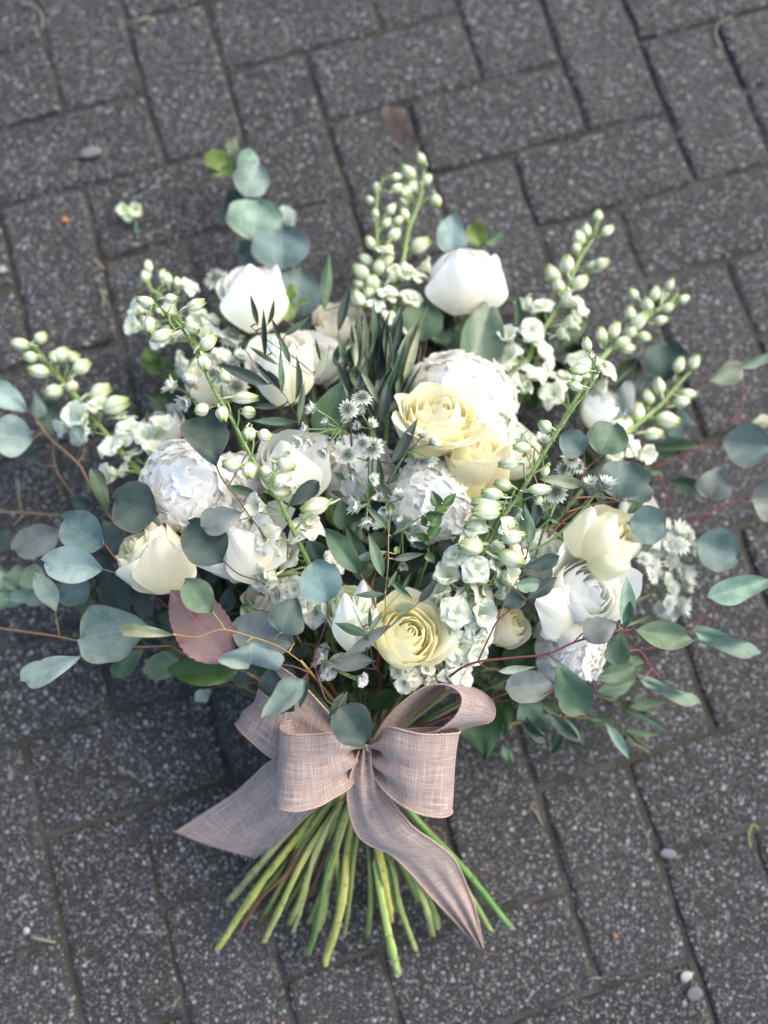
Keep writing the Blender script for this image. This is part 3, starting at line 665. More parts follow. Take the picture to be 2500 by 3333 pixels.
for p_ in (('F', 640, 1040, 385, 900, 330, .168, .186, 'petal', 'W', .1, 2), ('F', 640, 1020, 430, 1120, 230, .160, .168, 'petal', 'C', .1, 2), ('F', 620, 1030, 590, 1190, 260, 0.172, 0.172, 'petal', 'W', R(-.1, .1)), ('F', 690, 1090, 770, 1010, 200, .172, .182, 'petal', 'W', .1),): leaf(_r, *p_, name='petal')
rose('small peach tinted rose bud left of the big white rose', 'F', 245, 1075, 105, (.55, .45, .6), .150, 14, .18, 1.5, (1, .95, .80), M_ROSE, seed=71, yel=.25)
rose('blurred cream rose at the left behind the delphinium stem', 'A', 1170, 1400, 150, (-.1, .6, .8), .105, 18, .45, 1.1, (1, .97, .84), seed=4)
rose('blurred white rose behind the right delphinium spikes', 'C', 750, 1230, 125, (.3, .6, .7), .085, 14, .3, 1.1, (.97, .99, 1))
rose('blurred white rose behind the hydrangea at the far left', 'D', 890, 330, 125, (-.3, .6, .7), .085, 14, .3, 1.1, (.97, .99, 1))
rose('blurred white rose behind the round blue leaf at the right', 'F', 960, 500, 140, (.4, .5, .7), .085, 16, .4, 1.1, W)
rose('white rose tucked behind the front yellow rose', 'E', 1150, 1275, 110, (.3, .5, .8), .120, 14, .4, 1.1, (.96, 1, .92))
rose('cream rose hidden low between the purple leaf and the left delphinium', 'E', 250, 1260, 95, (-.3, .5, .8), .120, 14, .4, 1.1, (1, .98, .88))
rose('white rose between the right delphinium and the astrantias', 'F', 60, 120, 120, (.3, .6, .8), .10, 14, .5, 1.1, (.98, 1, .95))

# ------------------------------------------------------------------ delphinium spikes
delph('tall sharp white delphinium spike leaning to the upper left across the roses',
  [('A', 20, [(830, 968, .255), (900, 1030, .253), (975, 1100, .250), (1040, 1205, .246), (1090, 1300, .243), (1150, 1430, .240), (1220, 1545, .236)]),
   ('E', 30, [(58, 213, .236), (150, 385, .228), (240, 560, .220), (340, 700, .212), (400, 820, .203), (450, 930, .192), (500, 1040, .180), (560, 1200, .150)])],
  [('A', [(835, 975, 738, 955, 62), (885, 950, 962, 952, 52), (1010, 1008, 1108, 965, 62), (808, 1045, 808, 1135, 62), (930, 1128, 812, 1165, 70), (1000, 1088, 1075, 1120, 64), (1085, 1225, 1165, 1150, 72), (1095, 1262, 1105, 1338, 70), (1245, 1492, 1392, 1482, 66), (1125, 1530, 1052, 1562, 72), (1200, 1532, 1205, 1612, 68), (1310, 1550, 1380, 1568, 66), (1195, 1345, 1235, 1400, 55), (870, 1030, 840, 1000, 26)]),
   ('E', [(195, 318, 180, 390, 76), (228, 350, 308, 368, 66), (145, 520, 38, 515, 76), (186, 505, 190, 592, 76), (330, 492, 432, 535, 82), (298, 662, 405, 668, 72), (380, 470, 400, 452, 40), (615, 712, 470, 775, 92), (300, 560, 240, 540, 50)])],
  [('E', [(395, 600, 66), (240, 740, 72), (265, 920, 82), (385, 1000, 82), (500, 855, 84), (300, 1115, 76), (395, 1165, 78), (540, 1315, 72), (450, 1215, 70), (660, 1045, 62), (350, 1220, 55), (560, 1230, 50), (490, 1270, 58), (240, 1140, 50)])], .2, tint=(1, .99, .95))
delph('tall sharp white delphinium spike leaning to the upper right',
  [('C', 20, [(690, 925, .245), (735, 1000, .244), (690, 1105, .242), (610, 1200, .238), (540, 1310, .234)]),
   ('F', 28, [(540, -17, .234), (460, 105, .230), (390, 220, .225), (320, 345, .220), (240, 450, .214), (180, 560, .207), (120, 660, .200), (70, 780, .190), (20, 900, .180), (-50, 1060, .150)])],
  [('C', [(695, 905, 670, 825, 54), (700, 1000, 588, 1000, 58), (660, 1105, 578, 1080, 50), (655, 1050, 600, 1062, 44), (485, 1335, 420, 1285, 72), (745, 1010, 765, 985, 26), (720, 1050, 740, 1020, 24), (700, 1075, 715, 1050, 22)]),
   ('F', [(380, 92, 285, 95, 62), (320, 182, 203, 180, 66), (275, 312, 183, 280, 66), (232, 352, 113, 330, 64), (365, 322, 485, 312, 62), (225, 415, 62, 385, 84), (210, 450, 60, 440, 90), (135, 545, 20, 512, 84), (235, 500, 300, 520, 66), (220, 585, 352, 570, 76), (120, 640, -10, 615, 100), (472, 195, 440, 250, 46), (400, 370, 440, 395, 50), (360, 60, 330, 20, 50), (200, 660, 345, 720, 92)])],
  [('E', [(1370, 950, 62), (1290, 1000, 72), (1410, 1075, 76, .012, 1), (1515, 1050, 72), (1605, 1010, 76), (1260, 1125, 84), (1210, 1190, 62), (1460, 1205, 82), (1570, 1130, 72), (1300, 1315, 80, .012, 1), (1430, 1325, 86), (1540, 1220, 66), (1240, 1440, 62), (1330, 1500, 92), (1425, 1425, 86), (1215, 1510, 62), (1450, 750, 70), (1400, 845, 66), (1350, 1240, 62), (1480, 1390, 60), (1400, 1530, 66), (1290, 1560, 50), (1590, 860, 60), (1520, 1150, 60)])], .2, tint=(.98, 1, .93))
delph('blurred white delphinium spike low at the far left',
  [('A', 30, [(180, 1195, .075), (270, 1315, .080), (345, 1405, .085), (440, 1515, .090)]), ('D', 34, [(440, 188, .090), (560, 335, .095), (680, 480, .10), (800, 600, .105)])],
  [('A', [(165, 1212, 62, 1183, 66), (195, 1190, 252, 1135, 62), (200, 1272, 125, 1262, 60), (270, 1345, 152, 1338, 72), (310, 1290, 372, 1220, 82), (330, 1275, 262, 1255, 72), (380, 1290, 418, 1240, 62), (392, 1342, 490, 1290, 78), (340, 1440, 248, 1470, 78), (372, 1395, 400, 1455, 72), (485, 1490, 600, 1425, 84), (555, 1555, 695, 1500, 98)])],
  [('D', [(440, 270, 85), (500, 240, 72), (600, 425, 70), (700, 315, 76), (720, 450, 70), (800, 370, 78), (600, 570, 70), (825, 450, 66), (400, 345, 60), (450, 340, 55), (660, 540, 50)])], .09, tint=(.98, 1, .93))
delph('short blurred white delphinium spike at the upper left above the sharp spike',
  [('A', 26, [(800, 790, .085), (810, 890, .088), (860, 930, .09), (930, 1010, .092), (1050, 1180, .095), (1150, 1330, .10)])],
  [('A', [(800, 775, 46), (782, 830, 46), (880, 825, 42), (905, 845, 44), (960, 870, 40)])],
  [('A', [(1010, 880, 62), (755, 1005, 58), (735, 1100, 62), (930, 1015, 58), (1050, 1045, 58), (1130, 1055, 58), (1250, 1140, 68), (870, 1180, 62), (960, 1290, 62), (1000, 1335, 60), (1090, 1140, 55), (1110, 1270, 60), (840, 1090, 55), (1000, 1130, 60), (1200, 1240, 55)])], .09, tint=(.98, 1, .93))
delph('blurred delphinium spike with a curved bare tip at the top centre',
  [('B', 20, [(795, 285, .085), (735, 315, .085), (708, 420, .086), (708, 600, .088), (715, 760, .09), (690, 900, .095), (690, 1060, .10)])],
  [('B', [(670, 420, 36), (812, 290, 36), (815, 350, 40), (785, 465, 40), (760, 542, 40), (822, 527, 38), (800, 602, 48), (670, 647, 42), (652, 740, 42), (770, 690, 44), (622, 810, 50), (720, 775, 52), (690, 868, 52), (800, 830, 48), (612, 870, 42), (612, 955, 54), (710, 350, 30), (700, 490, 28), (760, 740, 40), (660, 920, 40)])],
  [('B', [(760, 930, 62), (800, 1050, 66), (850, 1110, 50), (700, 990, 50), (750, 680, 50)])], .09, tint=(.98, 1, .93))
delph('blurred delphinium spike just right of the curved tip at the top centre',
  [('B', 24, [(945, 190, .070), (962, 300, .072), (930, 450, .076), (880, 575, .08), (850, 740, .085), (810, 900, .09)])],
  [('B', [(945, 192, 38), (880, 265, 44), (980, 310, 42), (1015, 395, 1035, 455, 62), (900, 350, 40), (855, 420, 36), (857, 495, 46), (940, 665, 56), (870, 370, 40), (850, 380, 36)])],
  [('B', [(905, 812, 76), (960, 780, 50), (900, 935, 56), (850, 830, 50)])], .08, tint=(.98, 1, .93))
delph('blurred white delphinium spike at the upper right with a single bud on top',
  [('C', 26, [(735, 205, .07), (715, 290, .073), (640, 405, .078), (575, 560, .084), (500, 700, .09), (400, 860, .10), (340, 1010, .105)])],
  [('C', [(738, 170, 40), (790, 250, 46), (640, 288, 48), (622, 345, 38), (570, 437, 50), (725, 442, 56), (500, 487, 56), (530, 548, 46), (640, 533, 48), (680, 250, 36), (760, 430, 44)])],
  [('C', [(350, 655, 64), (440, 645, 56), (560, 642, 68), (640, 662, 62), (380, 785, 62, .01, 1), (262, 830, 60), (580, 745, 58), (540, 805, 54), (450, 905, 76), (260, 945, 84), (400, 1030, 66), (245, 1045, 78), (265, 1150, 56), (330, 1100, 60), (480, 980, 50), (610, 720, 50)])], .09, tint=(.98, 1, .93))
delph('blurred white delphinium spike pointing right between two others',
  [('C', 28, [(1170, 590, .075), (1130, 640, .077), (1040, 690, .08), (960, 765, .084), (840, 860, .09), (740, 960, .10)])],
  [('C', [(1130, 545, 44), (1203, 622, 42), (1050, 590, 44), (932, 595, 44), (1090, 602, 42), (1010, 650, 46), (1120, 668, 42), (1078, 732, 42), (912, 700, 52), (962, 742, 52), (990, 825, 46), (762, 812, 52), (832, 790, 44), (920, 800, 44), (872, 850, 46), (900, 890, 46)])],
  [('C', [(640, 930, 78), (800, 990, 64), (560, 1030, 68), (740, 1085, 56), (500, 1130, 70), (620, 1020, 60)])], .09, tint=(.98, 1, .93))
delph('blurred white delphinium spike low at the right below the dark round leaf',
  [('C', 30, [(1240, 1010, .07), (1155, 1100, .075), (1080, 1190, .08), (990, 1265, .085), (910, 1335, .09), (860, 1400, .1)])],
  [('C', [(1175, 975, 48), (1255, 962, 46), (1070, 1090, 52), (1010, 1150, 52), (1225, 1130, 52), (1190, 1172, 44), (950, 1230, 58), (1112, 1272, 58), (1035, 1352, 62), (860, 1310, 56), (900, 1290, 44)])],
  [('C', [(930, 1420, 60), (985, 1445, 62), (850, 1470, 56), (800, 1500, 56)])], .09, tint=(.98, 1, .93))
delph('small white delphinium florets hanging just above the bow right of the yellow rose',
  [('G', 20, [(1160, 130, .16), (1150, 60, .15), (1130, -20, .14)])], [],
  [('G', [(1165, 130, 62), (1130, 170, 46), (1400, 150, 70), (1340, 135, 48), (1210, 110, 50), (1290, 90, 46), (1110, 110, 46), (1230, 160, 38)])], .15, group=None)
delph('small mauve white delphinium florets under the greenish rosebud beside the bow',
  [('G', 20, [(770, 90, .165), (775, 20, .15), (790, -60, .13)])], [], [('G', [(775, 95, 62), (745, 60, 44), (800, 130, 38), (930, 150, 34)])], .15, group=None, tint=(.93, .92, 1))
delph('lone greenish white delphinium floret over the dark gap in the middle',
  [('E', 14, [(650, 1050, .17), (640, 1150, .14)])], [], [('E', [(655, 1030, 58), (630, 1000, 42)])], .16, group=None)

# ------------------------------------------------------------------ astrantias
T1, SD = (0, .3, 1), None
astrantia('astrantia sprig with large grey pincushion flowers in the middle of the bouquet',
  [('E', [(680, 325, .205), (700, 420, .18), (740, 600, .15)]), ('E', [(840, 325, .205), (850, 480, .18), (840, 700, .14)]), ('E', [(830, 500, .190), (830, 640, .16), (820, 850, .13)])],
  [('E', 720, 215, 52, .222, (0, .25, 1), 0), ('E', 795, 150, 52, .218, (0, .6, .75), 0), ('E', 720, 462, 50, .212, (0, .2, 1), 2), ('E', 850, 425, 62, .212, (.1, .2, 1), 2), ('E', 800, 400, 40, .216, (-.2, .2, 1), 2),
   ('E', 530, 215, 44, .218, (-.9, .2, .3), 0), ('E', 600, 290, 26, .215, (-.6, .5, .3), 0), ('E', 490, 325, 34, .214, (-.9, .2, .4), 0), ('E', 470, 385, 48, .214, (-.8, -.4, .3), 0), ('E', 590, 445, 38, .210, (-.5, -.6, .4), 0),
   ('E', 620, 380, 26, .205, (-.3, -.6, .5), 0), ('E', 672, 378, 28, .207, (.2, -.6, .5), 0), ('E', 790, 235, 34, .214, (-.2, .5, .5), 1), ('E', 840, 300, 36, .210, (.5, .3, .5), 1), ('E', 775, 312, 30, .208, (-.6, .2, .5), 1), ('E', 700, 265, 30, .21, (.2, -.3, .6), 0)])
astrantia('astrantia sprig of small white flowers over the dark centre of the bouquet',
  [('E', [(940, 720, .190), (930, 800, .17), (900, 950, .13)]), ('E', [(830, 720, .185), (860, 850, .15), (880, 1000, .12)]), ('E', [(1010, 860, .175), (1000, 950, .14), (980, 1100, .1)])],
  [('E', 765, 745, 54, .205, (-.8, .1, .35), 1), ('E', 818, 820, 46, .200, (0, -.8, .3), 1), ('E', 870, 832, 36, .195, (.4, -.7, .3), 1), ('E', 745, 590, 34, .200, (-.6, -.3, .5), 1), ('E', 845, 605, 42, .205, (.5, .2, .5), 0),
   ('E', 890, 700, 34, .198, (-.4, .4, .5), 0), ('E', 912, 760, 32, .196, (-.2, -.5, .5), 0), ('E', 1000, 688, 46, .203, (.1, .9, .35), 0), ('E', 985, 795, 30, .193, (.4, -.2, .5), 0), ('E', 1060, 820, 28, .190, (.7, -.1, .5), 2), ('E', 1082, 948, 44, .180, (0, .9, .4), 2), ('E', 940, 800, 34, .190, (0, -.4, .7), 0), ('E', 1015, 1060, 30, .155, (0, -.5, .5), 2)])
astrantia('three small white astrantias on one stalk in front of the yellow roses',
  [('E', [(1040, 440, .205), (990, 520, .195), (930, 620, .17)])],
  [('E', 1118, 360, 36, .218, (.2, .7, .5), 0), ('E', 1175, 400, 42, .216, (.7, .4, .4), 0), ('E', 1162, 490, 40, .210, (.6, -.6, .4), 0), ('E', 1085, 410, 20, .212, (.3, .6, .5), 0)])
astrantia('two white astrantias on a long bare stalk above the pale yellow rose at the right',
  [('F', [(745, 325, .215), (640, 450, .205), (500, 585, .195), (360, 662, .185)])],
  [('F', 705, 290, 42, .222, (-.3, .7, .4), 0), ('F', 785, 295, 54, .222, (.3, .8, .45), 0)])
astrantia('astrantia with a dark pincushion beside the right delphinium stem',
  [('F', [(480, 480, .19), (440, 560, .17), (400, 700, .14)])],
  [('F', 518, 335, 56, .208, (0, .2, 1), 0), ('F', 335, 65, 62, .205, (-.2, .85, .5), 0), ('F', 440, 60, 46, .20, (.1, .7, .6), 0), ('F', 600, 150, 50, .17, (.2, .4, .8), 0), ('F', 640, 190, 44, .165, (.4, .4, .8), 0), ('F', 560, 210, 44, .165, (0, .4, .8), 0), ('F', 300, 625, 34, .18, (0, .3, .9), 0), ('F', 470, 400, 40, .18, (.4, -.3, .8), 0)])
astrantia('blurred white astrantias at the left around the cream rose',
  [('A', [(1030, 1480, .14), (1090, 1560, .13), (1180, 1640, .12)]), ('A', [(1180, 1320, .15), (1200, 1480, .13)])],
  [('A', 935, 1422, 56, .160, (-.8, .3, .4), 0), ('A', 1030, 1408, 50, .160, (.3, .8, .4), 0), ('A', 1005, 1505, 50, .150, (-.5, -.4, .6), 0), ('A', 1150, 1350, 50, .165, (0, .4, .8), 1), ('A', 1280, 1420, 60, .15, (.3, .3, .9), 1), ('A', 1300, 1270, 50, .15, (.4, .6, .6), 1), ('A', 1250, 1300, 44, .15, (.2, .6, .6), 1), ('A', 1195, 1370, 44, .165, (0, .3, .9), 1)])
astrantia('blurred white astrantia at the upper left on a green stalk left of the white rosebud',
  [('A', [(1170, 940, .07), (1230, 1060, .08), (1270, 1240, .09)])], [('A', 1170, 835, 66, .085, (0, .5, .8), 0), ('A', 1250, 1150, 60, .10, (.2, .3, .9), 0), ('A', 1210, 1240, 34, .10, (.2, .3, .9), 0)])
astrantia('cluster of blurred white astrantias on green stalks at the far right of the bouquet',
  [('F', [(1090, 640, .08), (950, 780, .09), (760, 900, .10)]), ('F', [(1120, 840, .075), (950, 920, .085), (760, 960, .10)]), ('F', [(1080, 975, .07), (940, 1040, .08), (800, 1080, .1)])],
  [('F', 1170, 540, 52, .10, (.4, .5, .6), 0), ('F', 1222, 602, 56, .095, (.8, .2, .5), 0), ('F', 1240, 645, 44, .09, (.8, 0, .5), 0), ('F', 1130, 590, 50, .105, (.1, .4, .8), 0), ('F', 1065, 640, 46, .10, (-.2, .3, .8), 0), ('F', 1150, 705, 50, .095, (.4, -.1, .8), 0), ('F', 1210, 790, 60, .09, (.7, .2, .6), 1), ('F', 1225, 840, 40, .085, (.8, -.2, .5), 1),
   ('F', 1160, 850, 40, .09, (.3, 0, .9), 1), ('F', 1190, 950, 58, .08, (.7, -.1, .6), 2), ('F', 1090, 965, 44, .085, (.1, .2, .9), 2), ('F', 1040, 715, 46, .10, (0, .3, .9), 0), ('F', 1120, 1000, 40, .08, (.2, -.5, .7), 2), ('F', 1000, 690, 40, .11, (0, .3, .9), 0), ('F', 1150, 910, 36, .085, (.3, .2, .9), 2), ('F', 1060, 770, 40, .09, (0, .2, .9), 1)]
  + [('F', 1010+R(0, 230), 520+R(0, 260), R(40, 54), R(.08, .11), (R(-.2, .8), R(-.2, .6), .7), 0) for _ in range(16)] + [('F', 1080+R(0, 140), 790+R(0, 200), R(38, 50), R(.075, .1), (R(0, .8), R(-.4, .4), .7), R(0, 1) > .5 and 1 or 2) for _ in range(9)], pinscale=.92)
# ------------------------------------------------------------------ eucalyptus branches
EU, GE = 'eucalyptus', 'eucalyptus branches spread round the bouquet'
def euc(label, twigs, leaves, col=(.24, .13, .06), **k): return branch('eucalyptus_branch', label, EU, GE, twigs, leaves, col, **k)
euc('blurred eucalyptus branch at the far left edge with a tan stem and large pale leaves',
  [('D', 14, [(120, 190, .080), (200, 290, .085), (270, 380, .09), (420, 510, .10), (480, 620, .105), (580, 780, .115), (650, 870, .12), (760, 990, .125)]),
   ('D', 10, [(285, 390, .085), (295, 520, .075), (340, 610, .07), (400, 690, .065)]), ('D', 8, [(425, 510, .10), (450, 450, .095), (445, 400, .10)])],
  [('D', 150, 232, -60, 90, 150, .085, .10, 'obov', 'b', .2, 0), ('D', 182, 380, -70, 340, 225, .09, .105, 'spade', 'b', .1, 0), ('D', 205, 268, 183, 110, 72, .085, .095, 'ptd', 'm', .5), ('D', 292, 378, 245, 185, 150, .075, .07, 'round', 's', .1),
   ('D', 215, 520, 70, 430, 90, .07, .055, 'spade', 's', .2), ('D', 578, 772, 500, 535, 88, .12, .135, 'obov', 'g', .3, 0), ('D', 395, 680, 475, 765, 80, .065, .055, 'round', 'k'), ('D', 440, 410, 390, 180, 60, .10, .11, 'lance', 'b', .5)], (.22, .14, .07))
euc('eucalyptus twig at the left edge with small dark leaves low over the paving',
  [('D', 11, [(-40, 772, .055), (120, 778, .058), (320, 795, .062), (500, 840, .07)]), ('D', 8, [(125, 785, .058), (70, 855, .055)]), ('D', 6, [(120, 775, .058), (100, 680, .06)])],
  [('D', 320, 792, 410, 765, 72, .065, .06, 'round', 'k'), ('D', 72, 855, -30, 985, 95, .055, .05, 'obov', 's', .2), ('D', 100, 690, 80, 555, 30, .06, .065, 'lance', 's', .5)], (.24, .17, .06))
euc('sharp eucalyptus sprig with pale blue leaves left of the pale yellow side rose',
  [('D', 9, [(565, 950, .185), (640, 1040, .180), (690, 1105, .175), (800, 1195, .160), (910, 1285, .14)]), ('D', 7, [(555, 1080, .19), (620, 1098, .185), (690, 1105, .175)])],
  [('D', 560, 1080, 218, 1035, 200, .190, .178, 'spade', 'b', .15, 0), ('D', 568, 952, 330, 800, 210, .185, .165, 'heart', 'm', -.1, 0), ('D', 325, 870, 65, 985, 165, .115, .10, 'round', 'v', .1, 0)], (.13, .045, .035))
euc('eucalyptus branch at the left with a big rounded blue leaf and long pale tip leaf',
  [('D', 12, [(-60, 1395, .10), (60, 1408, .115), (310, 1445, .135), (430, 1472, .145), (600, 1490, .14), (760, 1500, .13), (920, 1500, .12)]), ('D', 9, [(320, 1440, .135), (298, 1320, .135)]), ('I', 9, [(520, 8, .15), (470, 25, .155), (430, 55, .16)])],
  [('D', 432, 1462, 790, 1395, 305, .155, .165, 'heart', 'm', .05, 0), ('D', 300, 1325, 205, 1095, 110, .14, .15, 'obov', 'l', .35), ('I', 436, 60, 112, 195, 150, .165, .155, 'obov', 'b', .1, 0)], (.26, .15, .06))
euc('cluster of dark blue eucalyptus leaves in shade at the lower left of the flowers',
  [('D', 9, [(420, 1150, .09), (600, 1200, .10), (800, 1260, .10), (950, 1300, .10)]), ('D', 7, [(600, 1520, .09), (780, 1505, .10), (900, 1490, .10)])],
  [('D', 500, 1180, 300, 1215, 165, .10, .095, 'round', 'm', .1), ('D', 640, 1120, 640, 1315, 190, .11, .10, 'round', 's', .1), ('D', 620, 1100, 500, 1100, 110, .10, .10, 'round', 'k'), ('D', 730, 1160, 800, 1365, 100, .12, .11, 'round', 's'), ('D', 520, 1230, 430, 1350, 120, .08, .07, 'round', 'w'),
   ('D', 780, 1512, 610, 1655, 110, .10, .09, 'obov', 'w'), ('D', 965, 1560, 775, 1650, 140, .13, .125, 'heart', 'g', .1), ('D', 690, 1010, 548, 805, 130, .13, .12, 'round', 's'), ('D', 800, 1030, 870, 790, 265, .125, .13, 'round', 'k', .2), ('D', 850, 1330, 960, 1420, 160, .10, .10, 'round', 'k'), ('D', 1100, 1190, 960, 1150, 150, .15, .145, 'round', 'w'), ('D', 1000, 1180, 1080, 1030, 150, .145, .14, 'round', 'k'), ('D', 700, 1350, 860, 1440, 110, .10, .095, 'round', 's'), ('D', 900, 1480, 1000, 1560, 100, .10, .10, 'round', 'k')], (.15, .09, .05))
euc('stack of blurred mint green baby eucalyptus leaves at the left edge',
  [('D', 10, [(-60, 1230, .06), (80, 1200, .06), (240, 1190, .065), (420, 1210, .08)])],
  [('D', 30, 1200, 60, 1305, 160, .07, .06, 'round', 't'), ('D', 0, 1200, 20, 1090, 150, .07, .075, 'round', 't'), ('D', 90, 1190, 100, 1080, 150, .07, .085, 'round', 't'), ('D', 120, 1180, 140, 1265, 140, .072, .07, 'round', 't'), ('D', 170, 1190, 185, 1065, 130, .075, .085, 'round', 't'), ('D', 200, 1190, 205, 1280, 120, .075, .07, 'round', 'm'), ('D', -30, 1200, -40, 1290, 130, .07, .065, 'round', 't')], (.2, .2, .1))
euc('large dark slate heart shaped eucalyptus leaf beside the left hydrangea',
  [('D', 9, [(855, 772, .19), (930, 805, .18), (1020, 900, .14)])], [('D', 858, 775, 600, 700, 262, .195, .185, 'heart', 's', .0, 0)], (.14, .09, .06))
euc('eucalyptus sprig with three big slate leaves over the white roses at the left',
  [('D', 8, [(1170, 525, .235), (1200, 600, .232), (1270, 690, .228), (1345, 800, .222), (1400, 860, .21)]), ('D', 8, [(1208, 1042, .222), (1290, 1105, .215), (1400, 1150, .195), (1490, 1220, .17)]), ('D', 6, [(1345, 805, .222), (1290, 822, .224)])],
  [('D', 1170, 525, 1085, 232, 262, .238, .225, 'obov', 's', .05, 0), ('D', 1206, 1042, 1010, 822, 235, .225, .215, 'heart', 's', .05, 0), ('D', 1306, 778, 1083, 850, 165, .228, .228, 'obov', 'v', .15, 0)], (.12, .055, .035))
euc('yellow stemmed eucalyptus twig lying across the purple leaf',
  [('D', 8, [(932, 1437, .222), (1060, 1450, .224), (1130, 1425, .225), (1215, 1405, .226), (1370, 1450, .222), (1500, 1500, .215), (1625, 1578, .20)]), ('D', 6, [(1215, 1405, .226), (1190, 1370, .226), (1152, 1316, .226)]), ('D', 6, [(1375, 1450, .222), (1335, 1470, .226), (1330, 1495, .228)]), ('D', 6, [(1480, 1480, .218), (1490, 1450, .222), (1516, 1425, .224)])],
  [('D', 934, 1437, 640, 1410, 78, .224, .215, 'obov', 'o', .2, 0), ('D', 1150, 1314, 992, 1136, 165, .228, .220, 'spade', 'g', .1, 0), ('D', 1355, 1480, 1350, 1620, 330, .229, .218, 'round', 'b', .1, 0), ('E', 356, 1428, 445, 1235, 215, .226, .222, 'ptd', 's', .1, 0), ('D', 1590, 1480, 1245, 1390, 225, .208, .198, 'round', 'v', .1, 0)], (.42, .28, .06))
branch('rose_leaf', 'purple tinted serrated rose leaf with pale veins at the left front', 'leaf', None, [('D', 9, [(1240, 1570, .195), (1330, 1640, .16)])], [('D', 1240, 1570, 915, 1190, 300, .2, .195, 'purple', 'p', .05, 0)], (.2, .1, .05), to_tie=True)
branch('rose_leaf', 'dark green glossy serrated rose leaf under the purple leaf', 'leaf', None, [('G', 8, [(380, 115, .165), (470, 140, .14)])], [('G', 382, 112, 58, 112, 148, .175, .17, 'serr', 'G', .1, 0)], (.1, .1, .04))
branch('rose_leaf', 'small dark green curled rose leaf left of the front white rosebud', 'leaf', None, [('D', 8, [(1530, 1390, .185), (1600, 1440, .16)])], [('D', 1530, 1395, 1318, 1268, 85, .19, .20, 'serr', 'G', .4)], (.1, .1, .04))
branch('rose_leaf', 'broad olive serrated rose leaf standing behind the astrantias', 'leaf', None, [('E', 8, [(610, 350, .165), (650, 450, .14)])], [('E', 560, 350, 690, 70, 200, .17, .185, 'serr', 'w', .2)], (.1, .1, .04))
branch('rose_leaf', 'dark serrated rose leaf in the dark gap in the middle', 'leaf', None, [('E', 8, [(790, 1090, .15), (830, 1160, .12)])], [('E', 790, 1095, 715, 850, 110, .15, .165, 'serr', 'w', .1)], (.1, .1, .04))
branch('rose_leaf', 'pair of large dark green glossy leaves below the ribbon loop at the right', 'leaf', None, [('H', 9, [(10, 40, .10), (100, 100, .10), (160, 200, .095)])],
  [('H', 100, 200, 130, 650, 260, .085, .075, 'glossy', 'G', .1), ('H', 190, 150, 240, 500, 190, .08, .055, 'glossy', 'G', .1), ('H', 100, 60, 280, 260, 190, .09, .085, 'glossy', 'G', .1), ('H', 230, 500, 270, 670, 60, .04, .03, 'obov', 'g'), ('F', 60, 1150, 230, 1300, 200, .10, .11, 'glossy', 'G', .1), ('F', 250, 1280, 420, 1130, 180, .11, .12, 'glossy', 'G', .1)], (.1, .1, .04))
euc('single rounded eucalyptus leaf over the knot of the bow',
  [('G', 6, [(740, 140, .22), (755, 200, .222), (785, 250, .223), (832, 277, .223)]), ('G', 5, [(740, 140, .22), (720, 60, .19), (740, -20, .16)])],
  [('G', 832, 277, 955, 452, 178, .225, .222, 'heart', 's', .05, 0), ('G', 872, 212, 785, 328, 50, .215, .212, 'lance', 'w', .2)], (.17, .05, .05))
euc('pale twisted eucalyptus leaf hanging over the left ribbon loop',
  [('G', 6, [(680, 152, .215), (700, 120, .2), (720, 60, .17)])],
  [('G', 678, 153, 498, 320, 125, .22, .205, 'ptd', 'l', .2, 2), ('G', 545, 90, 520, 255, 125, .20, .185, 'obov', 's', .1), ('G', 600, 225, 590, 300, 80, .19, .18, 'round', 's'), ('G', 700, 148, 652, 288, 42, .212, .20, 'lance', 'g', .2), ('G', 360, 165, 470, 120, 80, .14, .14, 'round', 'k'), ('G', 220, 200, 235, 265, 80, .09, .08, 'round', 'l')], (.15, .06, .04))
euc('round slate blue eucalyptus leaf over the white florets in the middle',
  [('E', 6, [(612, 1265, .218), (612, 1330, .21), (575, 1450, .195), (540, 1560, .17)])], [('E', 612, 1264, 535, 1030, 225, .220, .215, 'heart', 'm', .0, 0)], (.14, .05, .04))
euc('slate eucalyptus leaf lifted over the white rose behind the left delphinium',
  [('E', 6, [(400, 745, .205), (380, 800, .19), (420, 900, .16)])], [('E', 400, 740, 562, 610, 100, .212, .215, 'obov', 's', .1, 0)], (.14, .06, .04))
euc('red forked twig with long slender leaves over the dark centre of the bouquet',
  [('E', 11, [(845, 1190, .205), (865, 1270, .19), (890, 1390, .17), (900, 1500, .15)]), ('E', 8, [(788, 1105, .212), (815, 1150, .21), (845, 1190, .205)]), ('E', 8, [(905, 1050, .215), (870, 1100, .21), (845, 1190, .205)])],
  [('E', 788, 1108, 594, 862, 120, .214, .210, 'spade', 'w', .1, 0), ('E', 908, 1125, 828, 885, 62, .216, .218, 'lance', 'g', .2), ('E', 930, 985, 742, 1030, 48, .215, .214, 'lance', 'l', .3)], (.26, .04, .03))
